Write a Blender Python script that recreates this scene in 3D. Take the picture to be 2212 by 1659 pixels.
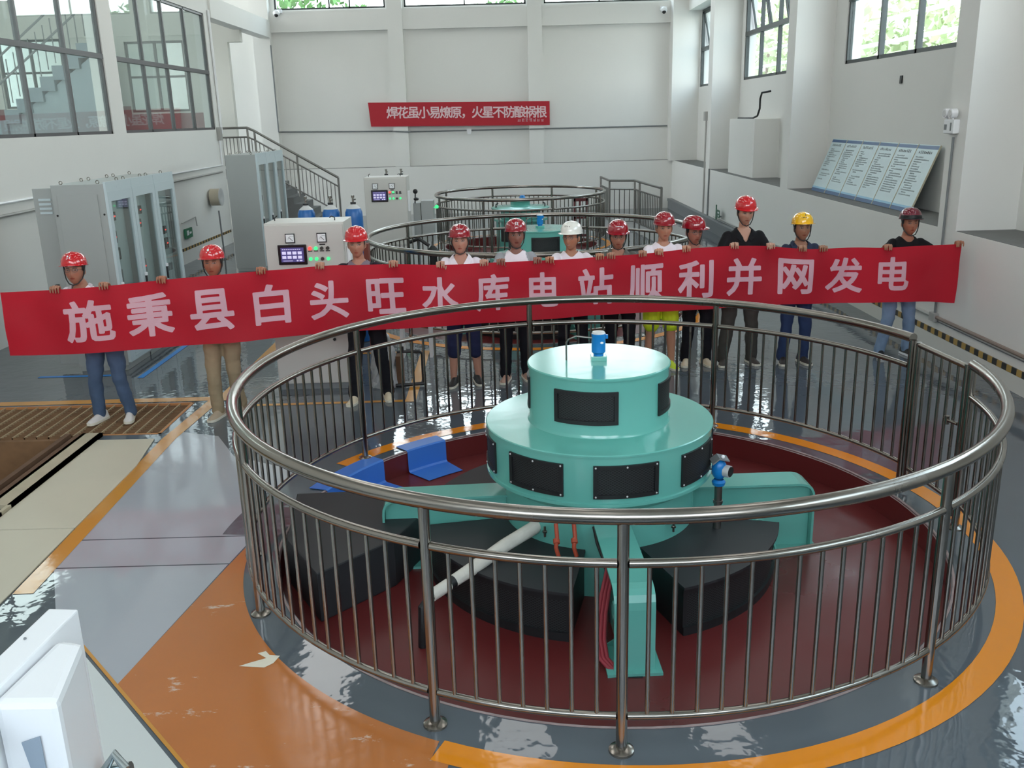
import bpy, bmesh, math, random
from math import sin, cos, pi, radians, sqrt, atan2, degrees, hypot
from mathutils import Vector, Matrix, Euler, noise as mnoise

for o in list(bpy.data.objects):
    bpy.data.objects.remove(o, do_unlink=True)
SC = bpy.context.scene
COL = SC.collection
RND = random.Random(7)

# ------------------------------------------------------------------ camera
CAMZ = 2.8
F_PX = 1982.6
cam_data = bpy.data.cameras.new('camera')
cam = bpy.data.objects.new('camera', cam_data)
COL.objects.link(cam)
cam_data.sensor_fit = 'HORIZONTAL'
cam_data.sensor_width = 36.0
cam_data.lens = 36.0 * F_PX / 2212.0
cam_data.clip_end = 200
PITCH, ROLL, YAW = 0.2826, 0.0261, 0.0017
_f0 = Vector((sin(YAW), cos(YAW), 0)); _r0 = Vector((cos(YAW), -sin(YAW), 0)); _u0 = Vector((0, 0, 1))
_fw = _f0 * cos(PITCH) - _u0 * sin(PITCH); _up = _u0 * cos(PITCH) + _f0 * sin(PITCH)
_r = _r0 * cos(ROLL) - _up * sin(ROLL); _u = _up * cos(ROLL) + _r0 * sin(ROLL)
cam.matrix_world = Matrix(((_r.x, _u.x, -_fw.x, 0), (_r.y, _u.y, -_fw.y, 0), (_r.z, _u.z, -_fw.z, CAMZ), (0, 0, 0, 1)))
SC.camera = cam

# ------------------------------------------------------------------ view, sky, lights
SC.view_settings.view_transform = 'Standard'
SC.view_settings.look = 'None'
SC.view_settings.gamma = 1.0
SC.view_settings.use_curve_mapping = False
SC.view_settings.exposure = -0.12
SC.cycles.max_bounces = 8
SC.cycles.diffuse_bounces = 4
SC.cycles.glossy_bounces = 4
SC.cycles.transmission_bounces = 6
SC.cycles.transparent_max_bounces = 8
SC.cycles.caustics_reflective = False
SC.cycles.caustics_refractive = False
SC.cycles.sample_clamp_indirect = 6.0

world = bpy.data.worlds.new('sky')
SC.world = world
world.use_nodes = True
wn = world.node_tree
wn.nodes.clear()
w_out = wn.nodes.new('ShaderNodeOutputWorld')
w_bg = wn.nodes.new('ShaderNodeBackground')
w_tc = wn.nodes.new('ShaderNodeTexCoord')
w_sep = wn.nodes.new('ShaderNodeSeparateXYZ')
w_ramp = wn.nodes.new('ShaderNodeValToRGB')
w_ramp.color_ramp.elements[0].position = 0.0
w_ramp.color_ramp.elements[0].color = (1.0, 1.0, 0.98, 1)
w_ramp.color_ramp.elements[1].position = 0.75
w_ramp.color_ramp.elements[1].color = (0.62, 0.80, 1.0, 1)
wn.links.new(w_tc.outputs['Generated'], w_sep.inputs[0])
wn.links.new(w_sep.outputs['Z'], w_ramp.inputs[0])
wn.links.new(w_ramp.outputs[0], w_bg.inputs['Color'])
w_bg.inputs['Strength'].default_value = 9.0
wn.links.new(w_bg.outputs[0], w_out.inputs['Surface'])

def area_light(loc, rot, sx, sy, power, color=(1, 1, 1)):
    d = bpy.data.lights.new('fill_light', 'AREA')
    d.shape = 'RECTANGLE'; d.size = sx; d.size_y = sy; d.energy = power; d.color = color
    o = bpy.data.objects.new('fill_light', d)
    COL.objects.link(o)
    o.location = loc; o.rotation_euler = rot
    return o
# unseen fill lights added under the ceiling to brighten the hall
for lx, pw in ((-4.2, 64), (0.0, 48), (4.0, 44)):
    for ly in (1.0, 9.0, 17.0, 24.5):
        area_light((lx, ly, 8.7), (0, 0, 0), 1.1, 5.0, pw * (.5 if ly < 2 else .7 if ly > 20 else 1), (1.0, 0.985, 0.96))

# unseen fill lights added inside the glazed control room
for ly in (12.0, 17.5):
    area_light((-10.2, ly, 6.3), (0, 0, 0), 1.2, 3.0, 110, (0.95, 0.99, 1.0))

# ------------------------------------------------------------------ materials
def lin(c):
    def f(v):
        v /= 255.0
        return v / 12.92 if v <= 0.04045 else ((v + 0.055) / 1.055) ** 2.4
    return (f(c[0]), f(c[1]), f(c[2]), 1.0)

def mat(name, rgb, rough=0.5, metal=0.0, var=0.0, vscale=4.0, bump=0.0, bscale=40.0, spec=0.5, rvar=0.0, **kw):
    m = bpy.data.materials.new(name)
    m.use_nodes = True
    nt = m.node_tree
    b = nt.nodes['Principled BSDF']
    b.inputs['Base Color'].default_value = lin(rgb)
    b.inputs['Roughness'].default_value = rough
    b.inputs['Metallic'].default_value = metal
    b.inputs['Specular IOR Level'].default_value = spec
    for k, v in kw.items():
        b.inputs[k.replace('_', ' ')].default_value = v
    tc = nt.nodes.new('ShaderNodeTexCoord')
    if var or rvar:
        n = nt.nodes.new('ShaderNodeTexNoise')
        n.inputs['Scale'].default_value = vscale
        n.inputs['Detail'].default_value = 5
        nt.links.new(tc.outputs['Object'], n.inputs['Vector'])
        if var:
            mx = nt.nodes.new('ShaderNodeMix'); mx.data_type = 'RGBA'
            c = lin(rgb)
            mx.inputs['A'].default_value = tuple(v * (1 - var) for v in c[:3]) + (1,)
            mx.inputs['B'].default_value = tuple(min(1, v * (1 + var)) for v in c[:3]) + (1,)
            nt.links.new(n.outputs['Fac'], mx.inputs['Factor'])
            nt.links.new(mx.outputs['Result'], b.inputs['Base Color'])
        if rvar:
            mr = nt.nodes.new('ShaderNodeMapRange')
            mr.inputs['From Min'].default_value = 0.3; mr.inputs['From Max'].default_value = 0.7
            mr.inputs['To Min'].default_value = max(0.02, rough - rvar); mr.inputs['To Max'].default_value = rough + rvar
            nt.links.new(n.outputs['Fac'], mr.inputs['Value'])
            nt.links.new(mr.outputs[0], b.inputs['Roughness'])
    if bump:
        n2 = nt.nodes.new('ShaderNodeTexNoise')
        n2.inputs['Scale'].default_value = bscale
        n2.inputs['Detail'].default_value = 4
        nt.links.new(tc.outputs['Object'], n2.inputs['Vector'])
        bp = nt.nodes.new('ShaderNodeBump')
        bp.inputs['Strength'].default_value = 1.0
        bp.inputs['Distance'].default_value = bump
        nt.links.new(n2.outputs['Fac'], bp.inputs['Height'])
        nt.links.new(bp.outputs[0], b.inputs['Normal'])
    return m

def emat(name, rgb, strength):
    m = bpy.data.materials.new(name); m.use_nodes = True
    b = m.node_tree.nodes['Principled BSDF']
    b.inputs['Base Color'].default_value = lin(rgb)
    b.inputs['Emission Color'].default_value = lin(rgb)
    b.inputs['Emission Strength'].default_value = strength
    return m

def floor_mat(name, rgb, rough=0.07, var=0.12, ripple=0.0046, scuff=None, spec=0.6):
    """glossy self-levelled floor paint: one world-space ripple for every zone"""
    m = bpy.data.materials.new(name); m.use_nodes = True
    nt = m.node_tree; b = nt.nodes['Principled BSDF']
    b.inputs['Specular IOR Level'].default_value = spec
    geo = nt.nodes.new('ShaderNodeNewGeometry')
    n = nt.nodes.new('ShaderNodeTexNoise'); n.inputs['Scale'].default_value = 0.9; n.inputs['Detail'].default_value = 6
    nt.links.new(geo.outputs['Position'], n.inputs['Vector'])
    mx = nt.nodes.new('ShaderNodeMix'); mx.data_type = 'RGBA'
    c = lin(rgb)
    mx.inputs['A'].default_value = tuple(v * (1 - var) for v in c[:3]) + (1,)
    mx.inputs['B'].default_value = tuple(v * (1 + var) for v in c[:3]) + (1,)
    nt.links.new(n.outputs['Fac'], mx.inputs['Factor'])
    last = mx.outputs['Result']
    if scuff:
        s = nt.nodes.new('ShaderNodeTexNoise'); s.inputs['Scale'].default_value = 3.2; s.inputs['Detail'].default_value = 9; s.inputs['Roughness'].default_value = 0.7
        mp = nt.nodes.new('ShaderNodeMapping'); mp.inputs['Scale'].default_value = (0.8, 1.8, 1)
        nt.links.new(geo.outputs['Position'], mp.inputs['Vector']); nt.links.new(mp.outputs[0], s.inputs['Vector'])
        r = nt.nodes.new('ShaderNodeValToRGB'); r.color_ramp.elements[0].position = 0.61; r.color_ramp.elements[1].position = 0.68
        nt.links.new(s.outputs['Fac'], r.inputs[0])
        m2 = nt.nodes.new('ShaderNodeMix'); m2.data_type = 'RGBA'
        m2.inputs['B'].default_value = lin(scuff)
        nt.links.new(last, m2.inputs['A']); nt.links.new(r.outputs[0], m2.inputs['Factor'])
        last = m2.outputs['Result']
    nt.links.new(last, b.inputs['Base Color'])
    rr = nt.nodes.new('ShaderNodeMapRange'); rr.inputs['From Min'].default_value = 0.3; rr.inputs['From Max'].default_value = 0.75
    rr.inputs['To Min'].default_value = rough * 0.7; rr.inputs['To Max'].default_value = rough * 1.9
    nt.links.new(n.outputs['Fac'], rr.inputs['Value']); nt.links.new(rr.outputs[0], b.inputs['Roughness'])
    n1 = nt.nodes.new('ShaderNodeTexNoise'); n1.inputs['Scale'].default_value = 2.3; n1.inputs['Detail'].default_value = 3; n1.inputs['Roughness'].default_value = 0.55
    nt.links.new(geo.outputs['Position'], n1.inputs['Vector'])
    n2 = nt.nodes.new('ShaderNodeTexNoise'); n2.inputs['Scale'].default_value = 11.0; n2.inputs['Detail'].default_value = 2
    nt.links.new(geo.outputs['Position'], n2.inputs['Vector'])
    ad = nt.nodes.new('ShaderNodeMath'); ad.operation = 'MULTIPLY_ADD'; ad.inputs[1].default_value = 0.22
    nt.links.new(n2.outputs['Fac'], ad.inputs[0]); nt.links.new(n1.outputs['Fac'], ad.inputs[2])
    bp = nt.nodes.new('ShaderNodeBump'); bp.inputs['Strength'].default_value = 1.0; bp.inputs['Distance'].default_value = ripple
    nt.links.new(ad.outputs[0], bp.inputs['Height']); nt.links.new(bp.outputs[0], b.inputs['Normal'])
    return m

MT = {}
MT['wall'] = mat('white_wall_paint', (226, 226, 222), 0.75, var=0.03, vscale=0.7, bump=0.002, bscale=6)
MT['wall_warm'] = mat('cream_wall_paint', (214, 213, 206), 0.75, var=0.03, vscale=0.7)
MT['concrete'] = mat('grey_ledge_concrete', (112, 113, 112), 0.85, var=0.15, vscale=3, bump=0.004, bscale=30)
MT['floor'] = floor_mat('dark_grey_epoxy', (88, 95, 101), 0.028, scuff=None)
MT['plate'] = floor_mat('epoxy_painted_reflection', (168, 172, 178), 0.06, var=0.05, ripple=0.0022)  # grey epoxy with the window reflection put into a paler colour
MT['whitefloor'] = floor_mat('white_floor_paint', (205, 210, 208), 0.25, var=0.05)
MT['orange'] = floor_mat('orange_line_paint', (226, 138, 32), 0.08, var=0.10)
MT['ochre'] = floor_mat('worn_orange_paint', (184, 112, 58), 0.14, var=0.10, scuff=(215, 205, 190))
MT['ochreline'] = floor_mat('ochre_line_paint', (198, 140, 60), 0.12, var=0.15)
MT['bluetape'] = mat('blue_tape', (40, 128, 205), 0.4)
MT['red'] = floor_mat('dark_red_pit_paint', (98, 34, 34), 0.30, var=0.25, ripple=0.001, spec=0.45)
MT['cream'] = mat('cream_plate_paint', (196, 190, 170), 0.45, var=0.06, vscale=2)
MT['steel'] = mat('brushed_stainless_steel', (146, 141, 134), 0.22, 1.0, rvar=0.08, vscale=3)
MT['steeldull'] = mat('dull_stainless_steel', (128, 126, 122), 0.38, 1.0)
MT['teal'] = mat('teal_machine_paint', (100, 174, 162), 0.17, spec=0.7, var=0.05, vscale=3, bump=0.0012, bscale=5)
MT['black'] = mat('black_plastic', (24, 26, 28), 0.5)
MT['hood'] = mat('charcoal_sheet_metal', (38, 40, 43), 0.55, var=0.15)
MT['darkframe'] = mat('dark_window_frame', (50, 58, 58), 0.4)
MT['bronze'] = mat('grey_bronze_frame', (84, 84, 86), 0.45)
MT['cab'] = mat('grey_cabinet_paint', (160, 164, 162), 0.42, var=0.02)
MT['cabdoor'] = mat('pale_blue_grey_door_paint', (190, 204, 208), 0.38)
MT['ctrl'] = mat('light_grey_cabinet_paint', (196, 194, 188), 0.4, var=0.02)
MT['white'] = mat('white_plastic', (236, 238, 240), 0.35)
MT['blue'] = mat('blue_enamel', (20, 122, 196), 0.3)
MT['cylblue'] = mat('blue_gas_cylinder_paint', (22, 92, 160), 0.35)
MT['silver'] = mat('silver_paint', (205, 206, 206), 0.4, 0.3)
MT['screen'] = mat('black_screen_bezel', (22, 20, 26), 0.25)
MT['rust'] = mat('rusty_steel', (120, 90, 62), 0.8, var=0.35, vscale=8)
MT['wood'] = mat('weathered_brown_timber', (98, 72, 52), 0.8, var=0.35, vscale=6)
MT['tan'] = mat('tan_concrete', (176, 146, 98), 0.9, var=0.2, vscale=1.2)
MT['redcable'] = mat('red_cable_sleeve', (150, 48, 60), 0.5)
MT['orangecable'] = mat('orange_cable_sleeve', (170, 70, 44), 0.5)
MT['wrap'] = mat('white_pipe_wrap', (206, 202, 192), 0.8, var=0.12, vscale=12, bump=0.01, bscale=14)
MT['bluesheet'] = mat('blue_plastic_sheet', (62, 120, 205), 0.35, var=0.05)
MT['leaf'] = mat('green_foliage', (84, 120, 62), 0.8, var=0.45, vscale=2.5)
MT['leaf2'] = mat('light_green_foliage', (186, 196, 150), 0.8, var=0.35, vscale=2.5)
MT['earth'] = mat('pale_ground', (170, 170, 160), 0.9)
MT['ins'] = mat('grey_pipe_paint', (168, 168, 164), 0.5, 0.2)
MT['sky_red'] = mat('dark_red_dado_paint', (122, 52, 56), 0.6)
MT['grey'] = mat('mid_grey_paint', (120, 124, 126), 0.6)
MT['bracket'] = mat('bright_metal_bracket', (180, 190, 192), 0.3, 1.0)

def glass_mat(name, tint=(0.93, 0.97, 0.96), rough=0.0, f0=0.05, dust=0.0):
    m = bpy.data.materials.new(name); m.use_nodes = True
    nt = m.node_tree; nt.nodes.clear()
    out = nt.nodes.new('ShaderNodeOutputMaterial')
    tr = nt.nodes.new('ShaderNodeBsdfTransparent'); tr.inputs[0].default_value = (*tint, 1)
    gl = nt.nodes.new('ShaderNodeBsdfGlossy'); gl.inputs['Roughness'].default_value = rough
    lw = nt.nodes.new('ShaderNodeLayerWeight'); lw.inputs['Blend'].default_value = 0.5
    pw = nt.nodes.new('ShaderNodeMath'); pw.operation = 'POWER'; pw.inputs[1].default_value = 4.0
    ma = nt.nodes.new('ShaderNodeMath'); ma.operation = 'MULTIPLY_ADD'; ma.inputs[1].default_value = 0.8; ma.inputs[2].default_value = f0
    nt.links.new(lw.outputs['Facing'], pw.inputs[0]); nt.links.new(pw.outputs[0], ma.inputs[0])
    mx = nt.nodes.new('ShaderNodeMixShader')
    nt.links.new(ma.outputs[0], mx.inputs[0]); nt.links.new(tr.outputs[0], mx.inputs[1]); nt.links.new(gl.outputs[0], mx.inputs[2])
    last = mx
    if dust:
        df = nt.nodes.new('ShaderNodeBsdfDiffuse'); df.inputs[0].default_value = (0.75, 0.82, 0.82, 1)
        m2 = nt.nodes.new('ShaderNodeMixShader'); m2.inputs[0].default_value = dust
        nt.links.new(mx.outputs[0], m2.inputs[1]); nt.links.new(df.outputs[0], m2.inputs[2]); last = m2
    nt.links.new(last.outputs[0], out.inputs[0])
    return m
MT['glass'] = glass_mat('window_glass')
MT['roomglass'] = glass_mat('dusty_green_glass', (0.86, 0.93, 0.92), 0.02, 0.06, 0.06)

def lattice_mat(name, base, wire, scale):
    """expanded metal: diagonal lattice over a dark ground"""
    m = bpy.data.materials.new(name); m.use_nodes = True
    nt = m.node_tree; b = nt.nodes['Principled BSDF']; b.inputs['Roughness'].default_value = 0.55
    uv = nt.nodes.new('ShaderNodeUVMap')
    sep = nt.nodes.new('ShaderNodeSeparateXYZ'); nt.links.new(uv.outputs[0], sep.inputs[0])
    def mth(op, a, bb=None):
        n = nt.nodes.new('ShaderNodeMath'); n.operation = op
        for i, v in enumerate((a, bb)):
            if v is None: continue
            if isinstance(v, (int, float)): n.inputs[i].default_value = v
            else: nt.links.new(v, n.inputs[i])
        return n.outputs[0]
    def line(s):
        t = mth('MULTIPLY', s, scale)
        return mth('GREATER_THAN', mth('ABSOLUTE', mth('SUBTRACT', mth('FRACT', t), 0.5)), 0.38)
    u2 = mth('MULTIPLY', sep.outputs['Y'], 1.6)
    k = mth('MAXIMUM', line(mth('ADD', sep.outputs['X'], u2)), line(mth('SUBTRACT', sep.outputs['X'], u2)))
    mx = nt.nodes.new('ShaderNodeMix'); mx.data_type = 'RGBA'
    mx.inputs['A'].default_value = lin(base); mx.inputs['B'].default_value = lin(wire)
    nt.links.new(k, mx.inputs['Factor']); nt.links.new(mx.outputs['Result'], b.inputs['Base Color'])
    bp = nt.nodes.new('ShaderNodeBump'); bp.inputs['Distance'].default_value = 0.004
    nt.links.new(k, bp.inputs['Height']); nt.links.new(bp.outputs[0], b.inputs['Normal'])
    return m
MT['mesh'] = lattice_mat('black_expanded_mesh', (8, 9, 10), (44, 48, 50), 38)

# ------------------------------------------------------------------ geometry helpers
class MB:
    """collects shapes into ONE mesh"""
    def __init__(s):
        s.v = []; s.f = []; s.sm = []; s.uv = {}
    def add(s, verts, faces, smooth=False):
        k = len(s.v)
        s.v += [Vector(p) for p in verts]
        for f in faces:
            s.f.append(tuple(i + k for i in f)); s.sm.append(smooth)
        return s
    def box(s, x0, x1, y0, y1, z0, z1):
        vs = [(x, y, z) for z in (z0, z1) for y in (y0, y1) for x in (x0, x1)]
        return s.add(vs, [(0, 2, 3, 1), (4, 5, 7, 6), (0, 1, 5, 4), (2, 6, 7, 3), (0, 4, 6, 2), (1, 3, 7, 5)])
    def prism(s, pts, z0, z1):
        n = len(pts)
        vs = [(x, y, z0) for x, y in pts] + [(x, y, z1) for x, y in pts]
        fs = [tuple(reversed(range(n))), tuple(range(n, 2 * n))] + [(i, (i + 1) % n, n + (i + 1) % n, n + i) for i in range(n)]
        return s.add(vs, fs)
    def extrude(s, pts, d):
        """polygon of 3-D points pushed along d"""
        n = len(pts); d = Vector(d)
        vs = [Vector(p) for p in pts] + [Vector(p) + d for p in pts]
        return s.add(vs, [tuple(reversed(range(n))), tuple(range(n, 2 * n))] + [(i, (i + 1) % n, n + (i + 1) % n, n + i) for i in range(n)])
    def tube(s, pts, r, n=10, closed=False, cap=True, smooth=True):
        pts = [Vector(p) for p in pts]; m = len(pts)
        rs = r if isinstance(r, (list, tuple)) else [r] * m
        rings = []; prev = None
        for i, p in enumerate(pts):
            if closed: t = pts[(i + 1) % m] - pts[i - 1]
            elif i == 0: t = pts[1] - p
            elif i == m - 1: t = p - pts[-2]
            else: t = (pts[i + 1] - p).normalized() + (p - pts[i - 1]).normalized()
            t.normalize()
            if prev is None:
                a = Vector((0, 0, 1)) if abs(t.z) < 0.9 else Vector((1, 0, 0))
                u = t.cross(a).normalized()
            else:
                u = (prev - t * prev.dot(t)).normalized()
            prev = u; w = t.cross(u)
            rings.append([p + (u * cos(2 * pi * j / n) + w * sin(2 * pi * j / n)) * rs[i] for j in range(n)])
        vs = [q for rg in rings for q in rg]; fs = []
        for i in range(m if closed else m - 1):
            a = i * n; b = ((i + 1) % m) * n
            fs += [(a + j, a + (j + 1) % n, b + (j + 1) % n, b + j) for j in range(n)]
        s.add(vs, fs, smooth)
        if cap and not closed:
            k = len(s.v) - len(vs)
            s.f.append(tuple(k + j for j in reversed(range(n)))); s.sm.append(False)
            s.f.append(tuple(k + (m - 1) * n + j for j in range(n))); s.sm.append(False)
        return s
    def lathe(s, prof, c=(0, 0, 0), n=32, a0=0.0, a1=2 * pi, smooth=True):
        c = Vector(c); full = abs(a1 - a0 - 2 * pi) < 1e-6
        m = n if full else n + 1
        vs = [c + Vector((r * cos(a0 + (a1 - a0) * j / n), r * sin(a0 + (a1 - a0) * j / n), z)) for r, z in prof for j in range(m)]
        fs = []
        for i in range(len(prof) - 1):
            for j in range(n):
                j2 = (j + 1) % m
                fs.append((i * m + j, i * m + j2, (i + 1) * m + j2, (i + 1) * m + j))
        return s.add(vs, fs, smooth)
    def sector(s, r0, r1, a0, a1, z0, z1, c=(0, 0), n=16, smooth=False):
        A = [a0 + (a1 - a0) * j / n for j in range(n + 1)]
        pts = [(c[0] + r1 * cos(a), c[1] + r1 * sin(a)) for a in A] + [(c[0] + r0 * cos(a), c[1] + r0 * sin(a)) for a in reversed(A)]
        return s.prism_fan(pts, n, z0, z1)
    def prism_fan(s, pts, n, z0, z1):
        N = len(pts); k = len(s.v)
        vs = [(x, y, z0) for x, y in pts] + [(x, y, z1) for x, y in pts]
        fs = []
        for i in range(n):
            a, b, c_, d = i, i + 1, N - 2 - i, N - 1 - i
            fs.append((d, c_, b, a)); fs.append((N + a, N + b, N + c_, N + d))
        fs += [(i, (i + 1) % N, N + (i + 1) % N, N + i) for i in range(N)]
        return s.add(vs, fs)
    def ball(s, c, rx, ry=None, rz=None, n=16, m=10):
        ry = rx if ry is None else ry; rz = rx if rz is None else rz
        c = Vector(c); vs = [c + Vector((0, 0, -rz))]
        for i in range(1, m):
            t = -pi / 2 + pi * i / m
            vs += [c + Vector((rx * cos(t) * cos(2 * pi * j / n), ry * cos(t) * sin(2 * pi * j / n), rz * sin(t))) for j in range(n)]
        vs.append(c + Vector((0, 0, rz)))
        fs = [(0, 1 + (j + 1) % n, 1 + j) for j in range(n)]
        for i in range(m - 2):
            a = 1 + i * n; b = a + n
            fs += [(a + j, a + (j + 1) % n, b + (j + 1) % n, b + j) for j in range(n)]
        a = 1 + (m - 2) * n; t = len(vs) - 1
        fs += [(a + j, a + (j + 1) % n, t) for j in range(n)]
        return s.add(vs, fs, True)
    def rings(s, rgs, cap=True, smooth=True):
        n = len(rgs[0]); vs = [p for r in rgs for p in r]; fs = []
        for i in range(len(rgs) - 1):
            a = i * n; b = a + n
            fs += [(a + j, a + (j + 1) % n, b + (j + 1) % n, b + j) for j in range(n)]
        if cap:
            fs.append(tuple(reversed(range(n)))); fs.append(tuple(range((len(rgs) - 1) * n, len(rgs) * n)))
        return s.add(vs, fs, smooth)
    def xf(s, M):
        s.v = [M @ p for p in s.v]; return s
    def mesh(s, name, m=None, origin=(0, 0, 0), bevel=0.0):
        me = bpy.data.meshes.new(name)
        o = Vector(origin)
        me.from_pydata([p - o for p in s.v], [], s.f)
        me.polygons.foreach_set('use_smooth', s.sm)
        if m is not None: me.materials.append(m)
        bm = bmesh.new(); bm.from_mesh(me)
        bmesh.ops.recalc_face_normals(bm, faces=bm.faces)
        if bevel:
            es = [e for e in bm.edges if len(e.link_faces) == 2 and e.calc_face_angle(0) > 0.6]
            bmesh.ops.bevel(bm, geom=es, offset=bevel, segments=2, affect='EDGES', profile=0.6, clamp_overlap=True)
        bm.to_mesh(me); bm.free()
        me.update()
        if any(s.sm): me.set_sharp_from_angle(angle=radians(38))
        return me

def wloc(o):
    p = Vector((0, 0, 0))
    while o is not None:
        p += o.location; o = o.parent
    return p
def link(name, me, parent=None, loc=(0, 0, 0)):
    o = bpy.data.objects.new(name, me); COL.objects.link(o)
    o.location = loc
    if parent is not None: o.parent = parent
    return o
def tag(o, label, cat, group=None):
    o['label'] = label; o['category'] = cat
    if group: o['group'] = group
    return o
def thing(name, label, cat, loc=(0, 0, 0), rz=0.0, group=None):
    o = bpy.data.objects.new(name, None); COL.objects.link(o)
    o.empty_display_size = 0.1
    o.location = loc; o.rotation_euler = (0, 0, rz)
    return tag(o, label, cat, group)
def part(name, mb, m, parent, world=True, bevel=0.0, label=None):
    """one mesh under parent; world=True when the shapes were given in world space (unrotated parents only)"""
    o = link(name, mb.mesh(name, m, wloc(parent) if world else (0, 0, 0), bevel), parent)
    if label: o['label'] = label
    return o
def single(name, mb, m, label, cat, group=None, bevel=0.0):
    """a thing that is one mesh, origin at its base"""
    xs = [p.x for p in mb.v]; ys = [p.y for p in mb.v]; zs = [p.z for p in mb.v]
    c = Vector(((min(xs) + max(xs)) / 2, (min(ys) + max(ys)) / 2, min(zs)))
    o = link(name, mb.mesh(name, m, c, bevel), None, c)
    return tag(o, label, cat, group)
def struct(name, mb, m, parent=None, bevel=0.0):
    o = link(name, mb.mesh(name, m, wloc(parent) if parent else (0, 0, 0), bevel), parent)
    if parent is None: o['kind'] = 'structure'
    return o
def copy_tree(src, parent=None, loc=None, rz=None):
    c = src.copy(); COL.objects.link(c)
    if parent is not None: c.parent = parent
    if loc is not None: c.location = loc
    if rz is not None: c.rotation_euler = (0, 0, rz)
    for ch in [q for q in ALL_CH.get(src.name, [])]:
        copy_tree(ch, c)
    return c
ALL_CH = {}
def index_children(root):
    ALL_CH[root.name] = list(root.children)
    for q in root.children: index_children(q)
# ------------------------------------------------------------------ the room
RING1 = (0.632, 5.98); RING2 = (0.363, 13.72); RING3 = (0.330, 21.13)
RR = (2.417, 2.43, 1.90)
PITR = (2.245, 2.255, 1.73)
XR, XRW = 5.1, 5.78          # right wall: lower face, recessed upper face
XL = -6.77                   # left wall face
YB, YBL = 28.9, 28.7         # back wall face, face of its lower ledge
ZL = 1.43                    # ledge height
ZC = 8.8                     # ceiling

def circle(c, r, n=96, ccw=True):
    return [(c[0] + r * cos(2 * pi * j / n), c[1] + r * sin(2 * pi * j / n)) for j in (range(n) if ccw else reversed(range(n)))]
def filled(loops, z):
    """flat sheet with holes"""
    bm = bmesh.new()
    for lp in loops:
        vs = [bm.verts.new((x, y, z)) for x, y in lp]
        for i in range(len(vs)): bm.edges.new((vs[i], vs[(i + 1) % len(vs)]))
    bmesh.ops.triangle_fill(bm, use_beauty=True, use_dissolve=False, edges=bm.edges[:])
    for f in bm.faces:
        if f.normal.z < 0: f.normal_flip()
    me = bpy.data.meshes.new('sheet'); bm.to_mesh(me); bm.free()
    return me
HATCH = (-6.4, -4.05, 5.2, 8.24)
GRATE = (-6.4, -3.33, 8.26, 9.26)
def rect(h): return [(h[0], h[2]), (h[1], h[2]), (h[1], h[3]), (h[0], h[3])]
hole = [(HATCH[0], HATCH[2]), (HATCH[1], HATCH[2]), (HATCH[1], GRATE[2]), (GRATE[1], GRATE[2]), (GRATE[1], GRATE[3]), (GRATE[0], GRATE[3])]
me = filled([[(-14, -4), (8, -4), (8, 31), (-14, 31)], circle(RING1, PITR[0]), circle(RING2, PITR[1]), circle(RING3, PITR[2]), hole], 0.0)
me.name = 'floor'; me.materials.append(MT['floor'])
fl = link('floor', me); fl['kind'] = 'structure'
MT['chip'] = mat('bare_pale_floor_chip', (224, 216, 196), .8, var=.1, vscale=20)
def marking(loops, z, m, name='floor_marking'):
    me = filled(loops, z); me.materials.append(MT[m]); me.name = name
    o = link(name, me); o['kind'] = 'structure'; return o
def strip(p0, p1, w, z, m):
    d = Vector((p1[0] - p0[0], p1[1] - p0[1])); n = Vector((-d.y, d.x)).normalized() * w / 2
    return marking([[(p0[0] - n.x, p0[1] - n.y), (p1[0] - n.x, p1[1] - n.y), (p1[0] + n.x, p1[1] + n.y), (p0[0] + n.x, p0[1] + n.y)]], z, m)
def arcpts(c, r, a0, a1, n=40):
    return [(c[0] + r * cos(radians(a0 + (a1 - a0) * j / n)), c[1] + r * sin(radians(a0 + (a1 - a0) * j / n))) for j in range(n + 1)]
OC = (0.64, 5.90)
marking([arcpts(OC, 2.585, -114, 146, 90) + arcpts(OC, 2.44, 146, -114, 90)], 0.003, 'orange')
marking([circle(RING2, 2.60), circle(RING2, 2.47)], 0.003, 'orange')
marking([circle(RING3, 2.05), circle(RING3, 1.95)], 0.003, 'orange')
# big worn orange area, foreground left
marking([[(-1.84, 5.85), (-1.90, 5.49), (-2.10, 4.19), (-1.52, 3.53), (-0.95, 2.85), (-0.5, 2.4)] + arcpts(OC, 2.57, -112, -114, 2) + arcpts(OC, 2.455, -114.5, -178)], 0.0022, 'ochre')
# pale zones of painted-in reflection left of the ring, with two seams
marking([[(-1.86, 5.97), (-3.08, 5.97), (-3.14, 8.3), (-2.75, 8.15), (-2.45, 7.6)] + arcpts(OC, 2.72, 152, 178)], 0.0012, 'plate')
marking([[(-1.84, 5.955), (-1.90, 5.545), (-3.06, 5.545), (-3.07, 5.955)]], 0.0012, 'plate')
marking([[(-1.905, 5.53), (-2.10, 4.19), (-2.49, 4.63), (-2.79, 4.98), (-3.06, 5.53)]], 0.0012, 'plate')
marking([[(-2.12, 4.17), (-1.54, 3.51), (-1.0, 2.8), (-1.0, 1.0), (-3.6, 1.0), (-3.2, 4.0), (-2.52, 4.62)]], 0.0012, 'whitefloor')
strip((-2.50, 4.635), (-1.50, 3.51), 0.018, 0.0035, 'ochreline')
strip((-3.10, 5.2), (-3.20, 8.1), 0.13, 0.003, 'ochreline')
strip((-3.20, 8.1), (-3.13, 9.45), 0.13, 0.0031, 'ochreline')
strip((-3.06, 9.3), (-3.03, 18.0), 0.14, 0.0029, 'ochreline')
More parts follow.
